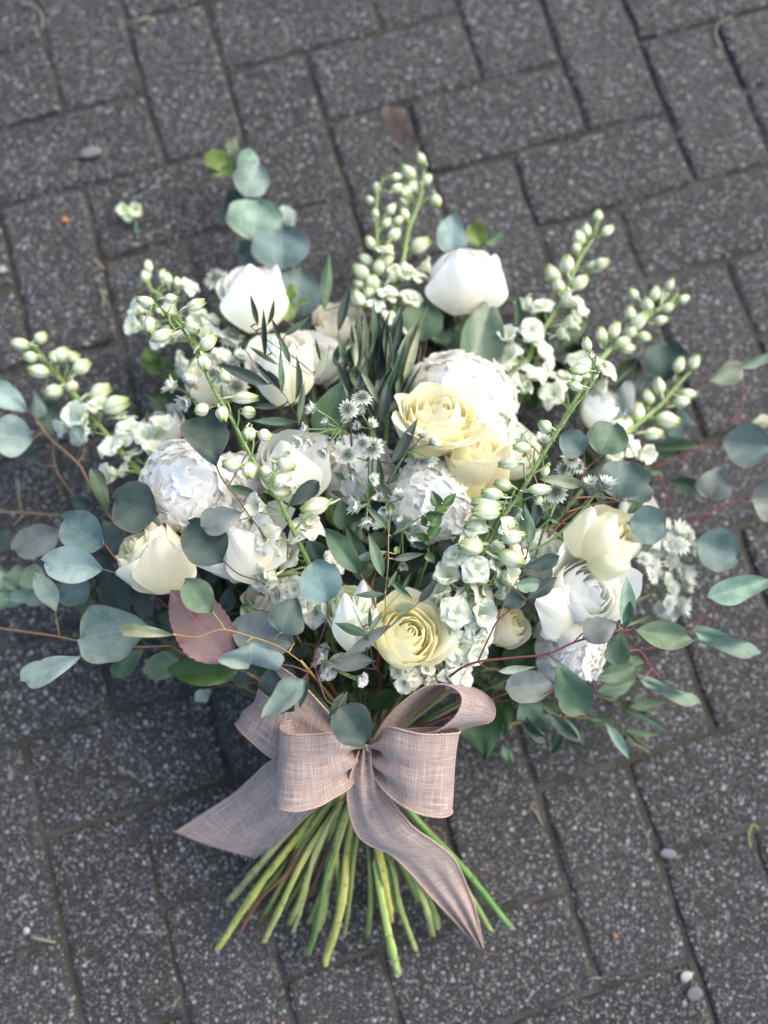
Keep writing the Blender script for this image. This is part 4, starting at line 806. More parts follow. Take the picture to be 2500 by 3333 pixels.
euc('thin upright willow eucalyptus twig in front of the dark centre',
  [('E', 7, [(945, 760, .225), (940, 900, .223), (935, 1050, .218), (920, 1200, .21), (915, 1350, .19)])],
  [('E', 940, 870, 810, 738, 42, .222, .225, 'lance', 'g', .2), ('E', 960, 1028, 1135, 1000, 42, .218, .212, 'lance', 's', .2), ('E', 945, 1135, 1068, 1245, 38, .215, .208, 'lance', 'w', .2), ('E', 915, 1215, 750, 1222, 36, .21, .205, 'lance', 'g', .2), ('E', 950, 905, 1170, 765, 14, .22, .22, 'lance', 'g', .2), ('E', 980, 1000, 985, 960, 34, .22, .22, 'round', 'y', 0), ('E', 935, 1180, 985, 1090, 26, .215, .216, 'lance', 'g'), ('E', 935, 900, 950, 790, 20, .222, .225, 'lance', 'g'), ('E', 1000, 1210, 1060, 1100, 22, .18, .17, 'lance', 'w')], (.30, .26, .08))
euc('willow eucalyptus sprig with narrow leaves crossing the front white rosebud',
  [('E', 5, [(820, 1438, .222), (780, 1360, .222), (745, 1280, .218)]), ('E', 5, [(820, 1438, .222), (840, 1520, .2), (860, 1620, .17)])],
  [('E', 820, 1437, 642, 1372, 56, .224, .216, 'lance', 'w', .1), ('E', 830, 1425, 905, 1308, 30, .222, .222, 'lance', 'g', .1), ('E', 945, 1385, 668, 1570, 62, .218, .21, 'lance', 'v', .2, 1), ('E', 832, 1400, 835, 1290, 24, .22, .22, 'lance', 'w', .1), ('E', 1100, 1262, 1200, 1135, 50, .20, .205, 'lance', 's', .1), ('E', 968, 1308, 1078, 1268, 55, .214, .21, 'lance', 'g', .2)], (.1, .1, .04))
euc('grey mauve eucalyptus leaf lying flat under the front rosebud',
  [('E', 6, [(850, 1590, .18), (900, 1650, .15)])], [('E', 862, 1580, 618, 1565, 115, .19, .185, 'obov', 'v', .2), ('E', 480, 1480, 430, 1560, 80, .15, .14, 'round', 'k'), ('E', 540, 1560, 640, 1620, 90, .14, .13, 'round', 'k')], (.2, .06, .05))
euc('dark blue rounded eucalyptus leaves behind the two front roses',
  [('E', 8, [(860, 1250, .14), (900, 1400, .12), (900, 1550, .11)]), ('E', 6, [(1250, 900, .13), (1200, 1150, .12), (1000, 1400, .11)])],
  [('E', 830, 1270, 1070, 1180, 215, .135, .14, 'heart', 's', .1, 0), ('E', 1080, 1180, 1170, 1090, 100, .13, .13, 'round', 'k'), ('E', 1300, 1040, 1250, 880, 150, .135, .15, 'round', 's', .1), ('E', 545, 1055, 515, 918, 95, .15, .155, 'round', 'k'), ('E', 1000, 1200, 920, 1320, 130, .12, .12, 'round', 'k'), ('E', 600, 1250, 700, 1180, 110, .12, .12, 'round', 'k')], (.1, .06, .04))
euc('baby eucalyptus stem reaching up at the top left with stacked round blue green leaves',
  [('A', 12, [(1240, 210, .045), (1310, 330, .05), (1330, 470, .055), (1380, 630, .058), (1500, 800, .062)]), ('B', 12, [(175, 802, .062), (280, 1000, .07), (330, 1200, .08)])],
  [('A', 1240, 215, 1100, 195, 105, .055, .06, 'round', 'y', .5), ('A', 1292, 255, 1105, 262, 62, .06, .058, 'spade', 'y', .5), ('A', 1235, 200, 1285, 70, 62, .055, .06, 'spade', 'g', .4), ('A', 1290, 270, 1385, 150, 140, .06, .065, 'heart', 't', .2), ('A', 1320, 400, 1400, 215, 180, .07, .075, 'round', 'l', .1), ('A', 1335, 500, 1170, 450, 190, .058, .05, 'round', 'k', .2),
   ('A', 1375, 640, 1390, 402, 280, .078, .085, 'round', 't', .0, 0), ('A', 1480, 545, 1610, 490, 130, .062, .06, 'spade', 'b', .2), ('A', 1400, 720, 1300, 710, 150, .055, .05, 'round', 'm', .1), ('B', 200, 802, 195, 552, 295, .085, .09, 'round', 'm', .0, 0), ('B', 280, 1060, 300, 770, 235, .075, .08, 'heart', 'm', .05, 0), ('B', 30, 790, 0, 620, 130, .055, .05, 'round', 'm'), ('B', 340, 1160, 260, 1080, 130, .075, .07, 'round', 'm'), ('B', 215, 960, 255, 870, 70, .10, .105, 'round', 'y'), ('B', 280, 970, 345, 965, 30, .10, .10, 'lance', 'y'), ('B', 225, 1075, 230, 950, 85, .10, .10, 'round', 'y'), ('B', 350, 1150, 420, 1110, 90, .08, .08, 'round', 's')], (.3, .22, .08))
euc('blue grey eucalyptus leaf and lime tip above the round white rose',
  [('B', 12, [(1080, 690, .06), (1000, 720, .06), (990, 850, .07), (1000, 1000, .08)]), ('B', 7, [(1270, 690, .06), (1285, 640, .06), (1300, 620, .06)])],
  [('B', 1108, 712, 1128, 478, 180, .07, .075, 'ptd', 'b', .1, 0), ('B', 1275, 672, 1220, 540, 112, .065, .07, 'round', 'y', .1), ('B', 1290, 650, 1388, 600, 70, .062, .062, 'spade', 'g', .2), ('B', 1355, 800, 1385, 780, 90, .05, .05, 'round', 'b')], (.12, .06, .04))
branch('rose_leaf', 'large folded sage green leaf under the round white rose', 'leaf', None, [('B', 14, [(1150, 1010, .07), (1170, 1200, .08), (1180, 1400, .09)])],
  [('B', 1185, 1350, 1352, 900, 235, .11, .105, 'glossy', 'g', .25, 0), ('B', 1080, 1210, 975, 860, 170, .075, .07, 'glossy', 'w', .2, 1), ('B', 1320, 1380, 1370, 1180, 140, .08, .075, 'glossy', 'G', .1), ('B', 1050, 1400, 1100, 1200, 140, .08, .08, 'glossy', 'G', .1)], (.16, .22, .10))
euc('round green grey eucalyptus leaf behind the narrow leaves at the top centre',
  [('B', 8, [(950, 1180, .09), (930, 1300, .10)])], [('B', 950, 1185, 955, 958, 225, .095, .10, 'heart', 'w', .05, 0)], (.2, .15, .1))
# willow eucalyptus in the upper middle
WL = [(65, 1090, 25, 925, 45), (105, 1275, 95, 990, 42), (115, 1090, 158, 945, 35), (180, 1180, 140, 1050, 38), (240, 1300, 172, 1130, 46), (210, 1150, 345, 1040, 46), (190, 1458, 190, 1175, 42), (190, 1440, 45, 1280, 42), (175, 1305, 8, 1200, 38), (265, 1505, 282, 1238, 44), (285, 1635, 318, 1388, 48), (370, 1388, 455, 1195, 58), (410, 1300, 378, 1165, 26)]
WC = [(480, 1310, 512, 1185, 55), (550, 1310, 498, 1150, 62), (500, 1130, 562, 885, 72), (640, 1480, 662, 1165, 68), (565, 1400, 592, 1315, 48), (690, 1410, 772, 1255, 56), (740, 1255, 700, 1015, 52), (740, 1305, 832, 1055, 62), (780, 1450, 985, 1000, 72), (760, 1655, 752, 1375, 62), (580, 1250, 682, 1110, 44), (600, 1435, 560, 1335, 44), (780, 1560, 832, 1490, 52), (700, 1200, 690, 960, 50), (540, 1235, 642, 1060, 44), (700, 1600, 640, 1420, 40), (820, 1500, 860, 1290, 56), (720, 1520, 600, 1300, 44), (660, 1330, 640, 1100, 46), (800, 1380, 790, 1160, 60), (880, 1560, 935, 1585, 50), (620, 1340, 700, 1150, 48), (760, 1420, 720, 1230, 44)] + [(x_, y_, x_+R(-70, 130), y_-R(220, 360), R(44, 62)) for x_, y_ in [(R(520, 860), R(1250, 1620)) for _ in range(34)]]
def will(label, twigs, specs, hb, dh, tones='wwgso', extra=(), col=(.10, .06, .045)):
    lv = [('B', a, b_, c, d, w_*.72, hb+R(-dh, dh), hb+R(-dh, dh)+.008, 'lance', random.choice(tones), R(-.6, .6)) for a, b_, c, d, w_ in specs]
    return branch('willow_eucalyptus_branch', label, EU, 'sprays of narrow leaved eucalyptus', twigs, lv+list(extra), col)
will('spray of narrow leaves on thin dark twigs over the cream rose at the upper left',
  [('B', 5, [(110, 1165, .19), (200, 1230, .19), (300, 1295, .188), (400, 1390, .185), (480, 1480, .18), (560, 1525, .175)]), ('B', 5, [(0, 1225, .185), (100, 1370, .183), (190, 1450, .18), (250, 1540, .175), (300, 1612, .17)]), ('B', 4, [(190, 1200, .188), (330, 1330, .185), (500, 1500, .18)]), ('B', 4, [(30, 1100, .188), (100, 1180, .188), (160, 1260, .186), (350, 1360, .182)])], WL, .188, .010, extra=
  [('A', 1450, 1412, 1170, 1300, 66, .185, .19, 'lance', 's', .1), ('A', 1600, 1612, 1365, 1610, 48, .175, .18, 'lance', 'w', .2), ('A', 1500, 1535, 1365, 1535, 36, .17, .175, 'lance', 's', .2), ('E', 75, 633, 268, 695, 50, .185, .175, 'lance', 'w', .2), ('E', 430, 292, 190, 278, 44, .18, .185, 'lance', 'w', .2), ('A', 1530, 1440, 1440, 1330, 40, .17, .17, 'lance', 's')])
will('dense upright spray of narrow grey green leaves in the upper middle of the bouquet',
  [('B', 8, [(510, 1200, .13), (590, 1350, .14), (660, 1500, .14), (700, 1650, .13)]), ('B', 8, [(690, 1000, .12), (700, 1150, .125), (700, 1300, .13), (710, 1600, .13)]), ('B', 8, [(820, 1150, .13), (780, 1300, .135), (740, 1500, .135), (720, 1650, .13)])], WC, .148, .018, extra=
  [('B', 425, 1015, 452, 700, 64, .10, .11, 'lance', 'w', .2), ('E', 890, 292, 932, 75, 60, .18, .185, 'lance', 's', .2), ('E', 948, 512, 1102, 262, 64, .208, .212, 'lance', 's', .1), ('E', 900, 640, 880, 480, 40, .17, .17, 'lance', 'w'), ('E', 940, 620, 1000, 560, 40, .17, .17, 'lance', 'w'), ('E', 880, 620, 960, 690, 44, .175, .175, 'lance', 's'), ('E', 700, 600, 640, 560, 36, .16, .16, 'lance', 'w'), ('E', 700, 690, 620, 660, 36, .15, .15, 'lance', 'w')], col=(.14, .16, .07))
will('blurred spray of narrow leaves low over the paving at the lower right',
  [('H', 6, [(540, 380, .05), (780, 410, .045), (900, 470, .04), (1020, 560, .035)]), ('H', 6, [(720, 270, .06), (830, 300, .055), (940, 340, .05), (1060, 370, .045)]), ('H', 6, [(560, 320, .06), (700, 400, .05), (860, 520, .04)])], [], .05, .01, extra=
  [('H', x0, y0, x1, y1, w_, .055+R(-.012, .012), .045+R(-.015, .015), 'lance', t_) for x0, y0, x1, y1, w_, t_ in ((800, 300, 1060, 360, 46, 'w'), (830, 410, 640, 400, 44, 'g'), (780, 420, 915, 620, 54, 't'), (900, 340, 1110, 310, 52, 'g'), (900, 470, 1080, 480, 40, 'w'), (950, 350, 1130, 470, 40, 'w'), (870, 450, 1000, 560, 30, 'w'), (980, 540, 1020, 580, 22, 'g'), (560, 400, 660, 540, 46, 'g'), (560, 450, 480, 600, 40, 'd'), (760, 310, 880, 240, 50, 'w'), (860, 310, 1040, 410, 40, 'w'), (700, 400, 830, 440, 40, 'w'), (820, 330, 760, 240, 50, 's'), (1000, 360, 1060, 440, 30, 'w'), (620, 330, 800, 360, 50, 's'), (900, 480, 830, 560, 26, 'w'), (480, 450, 430, 350, 60, 's'), (490, 460, 500, 620, 40, 'w'), (940, 300, 1000, 250, 34, 'w'), (850, 320, 970, 400, 34, 'g'), (520, 440, 600, 500, 60, 'k'))], col=(.24, .22, .07))
# right-hand branches
euc('eucalyptus branch with a dark red stem running right below the big white rose',
  [('F', 13, [(0, 1285, .195), (90, 1250, .200), (280, 1230, .205), (470, 1205, .208), (620, 1140, .210), (800, 1095, .210), (945, 1080, .208)]), ('F', 10, [(90, 1250, .200), (150, 1130, .206), (205, 1020, .212), (290, 950, .216)]), ('F', 7, [(205, 1020, .212), (203, 965, .215)]), ('F', 7, [(470, 1205, .208), (495, 1225, .214), (520, 1255, .218)]), ('F', 7, [(800, 1095, .210), (860, 1060, .212), (885, 1040, .213)]), ('F', 7, [(95, 1255, .198), (150, 1290, .19), (200, 1302, .185)]), ('F', 8, [(610, 1140, .21), (660, 1095, .212), (700, 1080, .212)])],
  [('F', 942, 1085, 1260, 1130, 150, .212, .200, 'spade', 'g', .1, 0), ('F', 518, 1252, 662, 1538, 200, .222, .210, 'obov', 'w', .05, 0), ('F', 888, 1062, 915, 922, 58, .216, .222, 'spade', 'w', .1), ('F', 845, 1045, 660, 1110, 165, .218, .218, 'obov', 'v', .2, 0), ('F', 868, 1085, 830, 1268, 140, .205, .195, 'obov', 'g', .1, 0), ('F', 868, 1062, 905, 778, 85, .200, .195, 'lance', 't', .4), ('F', 200, 1300, 405, 1282, 42, .19, .185, 'lance', 'l', .4)], (.17, .03, .035))
euc('eucalyptus twig with a thin red stem low at the right of the bow',
  [('F', 9, [(165, 1460, .15), (280, 1455, .155), (400, 1443, .16), (540, 1388, .165)]), ('F', 7, [(165, 1460, .15), (180, 1415, .155), (240, 1388, .16)]), ('F', 7, [(400, 1443, .16), (440, 1490, .155), (470, 1530, .145)])],
  [('F', 238, 1400, 505, 1370, 170, .165, .16, 'heart', 'v', .1, 0), ('F', 330, 1450, 450, 1655, 170, .15, .125, 'spade', 'g', .25, 1), ('F', 400, 1450, 540, 1560, 150, .13, .12, 'round', 'w', .1), ('F', 470, 1530, 640, 1680, 70, .13, .12, 'spade', 's'), ('F', 290, 1500, 450, 1670, 60, .14, .12, 'spade', 's')], (.17, .03, .035))
euc('pink stemmed eucalyptus sprig reaching the right edge with long mint leaves',
  [('F', 10, [(690, 1235, .12), (890, 1198, .115), (970, 1195, .112), (1020, 1270, .105), (1080, 1340, .10)]), ('F', 10, [(970, 1190, .112), (1100, 1150, .12), (1225, 1088, .125), (1310, 1015, .13), (1388, 955, .135)]), ('F', 8, [(695, 1310, .125), (745, 1280, .13), (770, 1240, .135)])],
  [('F', 1330, 905, 1700, 810, 150, .14, .13, 'ptd', 't', .1, 0), ('F', 1256, 1085, 1645, 1228, 120, .13, .11, 'ptd', 't', .35, 1), ('F', 968, 1345, 1318, 1498, 85, .105, .08, 'ptd', 't', .4, 1), ('F', 700, 1340, 955, 1290, 115, .12, .115, 'obov', 'w', .1), ('F', 730, 1415, 962, 1355, 90, .11, .105, 'spade', 'g', .1), ('F', 850, 1300, 1000, 1250, 90, .09, .08, 'spade', 'w')], (.26, .06, .06))
euc('eucalyptus twig with two blue grey rounded leaves right of the right delphinium',
  [('F', 9, [(752, 140, .20), (690, 200, .195), (650, 260, .19), (600, 340, .18), (540, 500, .15)]), ('F', 6, [(665, 130, .20), (668, 200, .195), (650, 260, .19)])],
  [('C', 665, 1452, 545, 1345, 150, .205, .205, 'round', 'm', .2), ('C', 752, 1462, 835, 1285, 205, .208, .208, 'round', 'g', .1, 0), ('F', 662, 298, 430, 262, 68, .212, .214, 'spade', 'o', .3), ('F', 855, 378, 915, 160, 250, .165, .165, 'round', 'm', .0, 0), ('F', 900, 380, 1000, 250, 160, .15, .145, 'round', 'm', .1), ('F', 700, 360, 760, 200, 150, .13, .13, 'round', 's', .1), ('F', 470, 490, 490, 370, 100, .13, .13, 'round', 's'), ('F', 800, 420, 760, 340, 100, .12, .12, 'round', 'k')], (.24, .11, .06))
euc('eucalyptus sprig with olive folded leaves crossing the right delphinium stem',
  [('F', 7, [(352, 690, .2), (365, 620, .21), (362, 560, .215)]), ('F', 6, [(352, 690, .2), (330, 800, .17), (300, 950, .15)])],
  [('F', 365, 612, 355, 378, 82, .222, .222, 'ptd', 'w', .25), ('F', 390, 520, 410, 395, 60, .20, .20, 'spade', 's', .3), ('F', 290, 520, 300, 410, 80, .18, .18, 'round', 's'), ('F', 240, 640, 300, 540, 90, .17, .17, 'round', 's')], (.2, .05, .04))
euc('cluster of small slate leaves between the right delphinium and the big white rose',
  [('F', 6, [(497, 715, .215), (430, 765, .215), (330, 790, .21), (250, 900, .195), (200, 1000, .18)]), ('F', 5, [(430, 765, .215), (350, 740, .212)])],
  [('F', 340, 738, 532, 680, 85, .214, .216, 'obov', 's', .2), ('F', 295, 832, 438, 832, 80, .216, .212, 'round', 't', .1), ('F', 355, 918, 525, 795, 82, .208, .21, 'spade', 's', .2), ('F', 225, 955, 372, 870, 100, .205, .205, 'spade', 's', .1)], (.30, .20, .06))
euc('round blue eucalyptus leaf over the pale yellow rose at the right',
  [('F', 7, [(905, 500, .165), (840, 465, .15), (780, 440, .13)])], [('F', 905, 505, 1122, 530, 200, .178, .17, 'heart', 'm', .05, 0), ('F', 895, 530, 1040, 620, 150, .15, .14, 'round', 's', .1), ('F', 900, 450, 1000, 380, 60, .13, .13, 'spade', 'G')], (.26, .09, .06))
euc('teal round leaf floating low over the paving at the right',
  [('F', 7, [(1265, 600, .10), (1150, 590, .09), (1000, 600, .09)])], [('F', 1270, 598, 1505, 700, 220, .105, .10, 'round', 'm', .0, 0)], (.2, .05, .04))
euc('blurred red stemmed eucalyptus branch at the right edge with blue leaves',
  [('F', 9, [(1000, 230, .075), (1120, 160, .08), (1280, 100, .085), (1410, 62, .09)]), ('F', 9, [(1170, 530, .07), (1250, 490, .075), (1340, 450, .08), (1440, 400, .085), (1565, 370, .09), (1680, 378, .09)]), ('F', 6, [(1340, 450, .08), (1352, 380, .085)]), ('F', 7, [(1000, 225, .075), (1090, 270, .075), (1170, 530, .07)])],
  [('F', 1408, 62, 1680, 110, 235, .095, .10, 'spade', 'm', .05, 0), ('F', 1350, 378, 1400, 205, 180, .092, .10, 'heart', 'v', .1, 0), ('F', 1565, 372, 1740, 390, 225, .098, .10, 'spade', 'v', .1, 0), ('F', 1335, 342, 1140, 268, 90, .08, .075, 'spade', 'w', .1), ('F', 1285, 92, 1000, 85, 62, .085, .08, 'spade', 'g', .2), ('F', 1190, 115, 1005, 155, 62, .08, .075, 'spade', 'w', .2), ('F', 1090, 215, 990, 225, 38, .08, .08, 'spade', 'g')], (.28, .05, .045))
euc('blurred eucalyptus twig at the upper right with a mauve leaf and pale tip leaves',
  [('C', 9, [(1180, 1150, .06), (1260, 1100, .065), (1335, 1055, .07), (1510, 985, .07)]), ('C', 8, [(1450, 1300, .06), (1520, 1200, .06), (1515, 1050, .065)])],
  [('C', 1335, 1060, 1515, 985, 130, .075, .075, 'obov', 'o', .1), ('C', 1508, 992, 1700, 900, 62, .07, .07, 'spade', 'l', .3), ('C', 1560, 1300, 1700, 1265, 70, .06, .06, 'spade', 'o', .3)], (.25, .05, .045))
euc('dark teal rounded leaves behind the delphinium spikes at the right',
  [('C', 9, [(1110, 1070, .055), (1060, 1200, .06), (1000, 1330, .07)])],
  [('C', 1105, 1070, 1115, 845, 215, .065, .06, 'round', 'k', .0, 0), ('C', 1130, 1368, 1195, 1185, 160, .06, .055, 'round', 'k', .1), ('C', 880, 1262, 930, 1048, 100, .095, .10, 'obov', 'v', .3), ('C', 930, 1100, 1040, 1045, 60, .08, .08, 'spade', 's'), ('C', 180, 850, 240, 730, 110, .06, .06, 'round', 'k'), ('C', 310, 825, 300, 585, 48, .10, .105, 'lance', 'w', .3), ('C', 540, 885, 712, 712, 66, .08, .075, 'lance', 'G', .1), ('C', 820, 1100, 980, 930, 110, .06, .055, 'serr', 'd', .1), ('C', 320, 1200, 360, 1050, 60, .08, .08, 'lance', 'G')], (.1, .1, .05))
branch('leafy_twig', 'bright green glossy twig standing over the middle hydrangea', 'twig', None,
  [('E', 9, [(1200, 720, .225), (1185, 800, .218), (1165, 900, .21), (1150, 1020, .19)])],
  [('E', 1195, 745, 1175, 655, 66, .225, .228, 'glossy', 'G', .2), ('E', 1230, 735, 1308, 670, 50, .226, .226, 'glossy', 'G', .1), ('E', 1190, 765, 1280, 735, 52, .222, .222, 'glossy', 'y', .2), ('E', 1135, 800, 1240, 780, 54, .220, .222, 'glossy', 'G', .2), ('E', 1165, 850, 1235, 765, 60, .218, .220, 'glossy', 'y', .2), ('E', 1150, 905, 1222, 858, 60, .216, .218, 'glossy', 'G', .1), ('E', 1160, 930, 1080, 890, 50, .21, .212, 'glossy', 'G', .2), ('E', 1150, 990, 1185, 1055, 52, .2, .195, 'glossy', 'G', .1), ('E', 1130, 850, 1125, 790, 44, .215, .216, 'glossy', 'G', .2), ('E', 1140, 970, 1070, 940, 44, .2, .195, 'glossy', 'd', .2)], (.08, .13, .03))
branch('leafy_twig', 'blurred yellow green leaves low at the left behind the delphiniums', 'twig', None,
  [('A', 10, [(800, 1280, .045), (870, 1350, .05), (930, 1450, .055), (960, 1540, .06)])],
  [('A', 810, 1290, 790, 1210, 90, .055, .06, 'glossy', 'y'), ('A', 870, 1340, 750, 1290, 66, .055, .055, 'glossy', 'y'), ('A', 880, 1340, 860, 1240, 90, .055, .06, 'glossy', 'G'), ('A', 900, 1420, 960, 1330, 90, .055, .06, 'glossy', 'y'), ('A', 950, 1500, 830, 1480, 90, .06, .055, 'glossy', 'G'), ('A', 920, 1400, 870, 1380, 60, .055, .05, 'glossy', 'y'), ('A', 960, 1540, 900, 1560, 70, .06, .06, 'glossy', 'G')], (.12, .18, .04))
# dark filler leaves and stalks added deep inside the bouquet so ground doesn't show
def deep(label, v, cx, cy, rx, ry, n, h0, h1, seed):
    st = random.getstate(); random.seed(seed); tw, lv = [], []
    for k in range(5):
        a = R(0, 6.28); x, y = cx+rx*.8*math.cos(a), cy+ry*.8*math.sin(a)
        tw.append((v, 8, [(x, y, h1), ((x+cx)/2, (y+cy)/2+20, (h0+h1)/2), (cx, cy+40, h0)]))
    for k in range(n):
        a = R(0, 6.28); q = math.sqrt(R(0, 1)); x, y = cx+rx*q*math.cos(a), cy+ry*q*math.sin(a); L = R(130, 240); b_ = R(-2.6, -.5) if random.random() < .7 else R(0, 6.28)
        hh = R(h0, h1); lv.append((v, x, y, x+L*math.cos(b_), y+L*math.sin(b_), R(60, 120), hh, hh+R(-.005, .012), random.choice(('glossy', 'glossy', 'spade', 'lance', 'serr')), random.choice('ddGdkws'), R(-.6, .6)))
    branch('filler_sprig', label, 'foliage', None, tw, lv, (.07, .11, .03)); random.setstate(st)
deep('dark green filler foliage in the shaded gap at the centre of the bouquet', 'E', 850, 980, 270, 230, 60, .07, .150, 1)
deep('dark green filler foliage in shade under the left roses', 'D', 1350, 1250, 260, 170, 44, .06, .12, 2)
deep('dark green filler foliage in shade between the front roses and the bow', 'E', 760, 1650, 330, 120, 46, .07, .12, 3)
deep('dark green filler foliage in shade under the big white rose at the right', 'F', 350, 1150, 320, 160, 32, .05, .11, 4)
deep('dark green filler foliage behind the yellow roses', 'B', 1000, 1250, 200, 130, 18, .04, .07, 5)
deep('dark green filler foliage behind the left hydrangea', 'D', 1000, 330, 220, 200, 18, .05, .09, 6)
deep('dark green filler foliage at the right behind the pale yellow side rose', 'F', 760, 430, 260, 220, 24, .05, .09, 7)
deep('dark green filler foliage in shade at the lower left above the ribbon tail', 'G', 330, 90, 260, 110, 20, .05, .10, 8)
deep('dark green filler foliage behind the cream rose at the upper left', 'A', 1400, 1350, 240, 200, 20, .06, .10, 9)
deep('dark green filler foliage under the left and middle white roses', 'E', 250, 750, 300, 200, 20, .07, .11, 10)
deep('dark green filler foliage behind the right delphinium stem', 'F', 150, 500, 250, 300, 24, .06, .11, 11)
deep('dark green filler foliage under the blurred right delphiniums', 'C', 500, 1050, 260, 200, 22, .03, .07, 12)
deep('dark green filler foliage under the blurred left delphinium and rose', 'D', 700, 1300, 200, 160, 14, .04, .08, 13)

# ------------------------------------------------------------------ cut stems below the bow
CS = [('long yellow green cut stem at the lower left', 300, 1350, 30, 470, 1090, 655, 850, (.33, .38, .06)), ('knobbly pale cut stem ending first at the left', 355, 1135, 30, 470, 1000, 600, 850, (.34, .36, .14)), ('thin reddish brown cut stem at the left', 385, 1302, 14, 480, 1140, 620, 1000, (.22, .08, .03)),
 ('short green cut stem behind the brown one', 480, 1252, 22, 545, 1130, 640, 960, (.18, .26, .06)), ('slender yellow green cut stem left of the brown bark stem', 495, 1338, 26, 570, 1180, 700, 920, (.36, .40, .10)), ('thick brown cracked bark stem at the left', 555, 1105, 46, 610, 1010, 690, 850, (.10, .045, .03)),
 ('short olive cut stem in the left group', 608, 1255, 24, 660, 1140, 720, 960, (.26, .32, .08)), ('thin pale cut stem beside the short olive one', 628, 1292, 20, 680, 1120, 740, 900, (.32, .36, .14)), ('bright green pointed cut stem under the left loop', 668, 1085, 34, 672, 940, 700, 760, (.22, .34, .08)),
 ('grey green furrowed cut stem under the left loop', 728, 1115, 44, 735, 920, 775, 720, (.15, .22, .13)), ('thickest light green cut stem with a round cut knot', 745, 1248, 50, 790, 1010, 835, 700, (.36, .44, .12)), ('dark green thin cut stem at the lower middle', 695, 1395, 24, 740, 1240, 800, 960, (.10, .20, .05)),
 ('yellow green cut stem with a swollen node and a slanted end', 775, 1415, 36, 840, 1190, 885, 850, (.40, .42, .09)), ('thin upright pale cut stem in the middle', 835, 1180, 26, 832, 1050, 830, 850, (.30, .36, .12)), ('slim green cut stem left of the maroon one', 965, 1308, 24, 978, 1100, 965, 850, (.24, .30, .08)),
 ('thin maroon cut stem in the middle', 1022, 1172, 15, 1000, 1040, 968, 860, (.07, .015, .02)), ('longest cut stem pointing straight down with a frayed end', 1102, 1480, 34, 1045, 1240, 985, 850, (.30, .42, .10)), ('yellow cut stem behind the wide green one', 1070, 1247, 30, 1050, 1120, 1010, 900, (.48, .48, .08)),
 ('wide light green cut stem right of the middle', 1090, 1185, 50, 1050, 1020, 1000, 850, (.30, .42, .13)), ('slender cut stem with a bent tip right of the middle', 1175, 1355, 24, 1110, 1180, 1060, 950, (.27, .34, .10)), ('green cut stem under the right ribbon tail', 1275, 1240, 36, 1205, 1090, 1130, 950, (.28, .38, .10)), ('short hidden cut stem below the right ribbon tail', 1255, 1302, 28, 1225, 1180, 1160, 1000, (.28, .36, .12)),
 ('smooth bright green cut stem reaching furthest right', 1612, 1275, 26, 1390, 1000, 1180, 780, (.10, .26, .05)), ('short green cut stem peeping out right of the ribbon tail', 1520, 1288, 24, 1400, 1090, 1270, 900, (.18, .28, .07)), ('slim dark red cut stem behind the bright green one', 1370, 985, 12, 1260, 840, 1120, 720, (.10, .03, .03)),
 ('dull green cut stem second from the left behind the long one', 520, 960, 34, 600, 830, 700, 720, (.14, .20, .07)), ('dark green cut stem under the left ribbon tail', 410, 1010, 24, 520, 900, 640, 780, (.05, .08, .03)), ('mid green cut stem between the two thick left ones', 760, 1200, 28, 800, 1000, 860, 760, (.20, .28, .10)), ('short green stem beside the slanted one', 880, 1110, 24, 885, 960, 890, 780, (.20, .30, .09)), ('narrow green cut stem close to the right tail', 1180, 1130, 26, 1100, 960, 1040, 800, (.20, .30, .09)), ('tan papery cut stem behind the wide green one', 1090, 1040, 24, 1075, 960, 1040, 850, (.40, .28, .12))]
random.seed(91)
for i, (x, y, w_, kind) in enumerate(((430, 1180, 22, 'olive stem third from the left under the ribbon tail'), (455, 1290, 16, 'thin straight brown twig end left of the short green stem'), (590, 1180, 22, 'yellow tipped stem between the short olive ones'), (655, 1200, 20, 'thin dark twig end in the left group'), (705, 1240, 22, 'pale lime stem right of the pointed bright one'), (860, 1290, 18, 'thin olive stem right of the slanted one'), (1045, 1330, 18, 'brown twig end left of the longest stem'), (1140, 1260, 20, 'pale lime stem right of the wide one'))):
    f_ = (x-950); col_ = (.12, .06, .03) if 'brown' in kind or 'dark' in kind else ((.20, .26, .07) if 'olive' in kind else (.36, .42, .10))
    CS.append((kind, x, y, w_, 950+f_*.72, y-170, 950+f_*.42, y-400, col_))
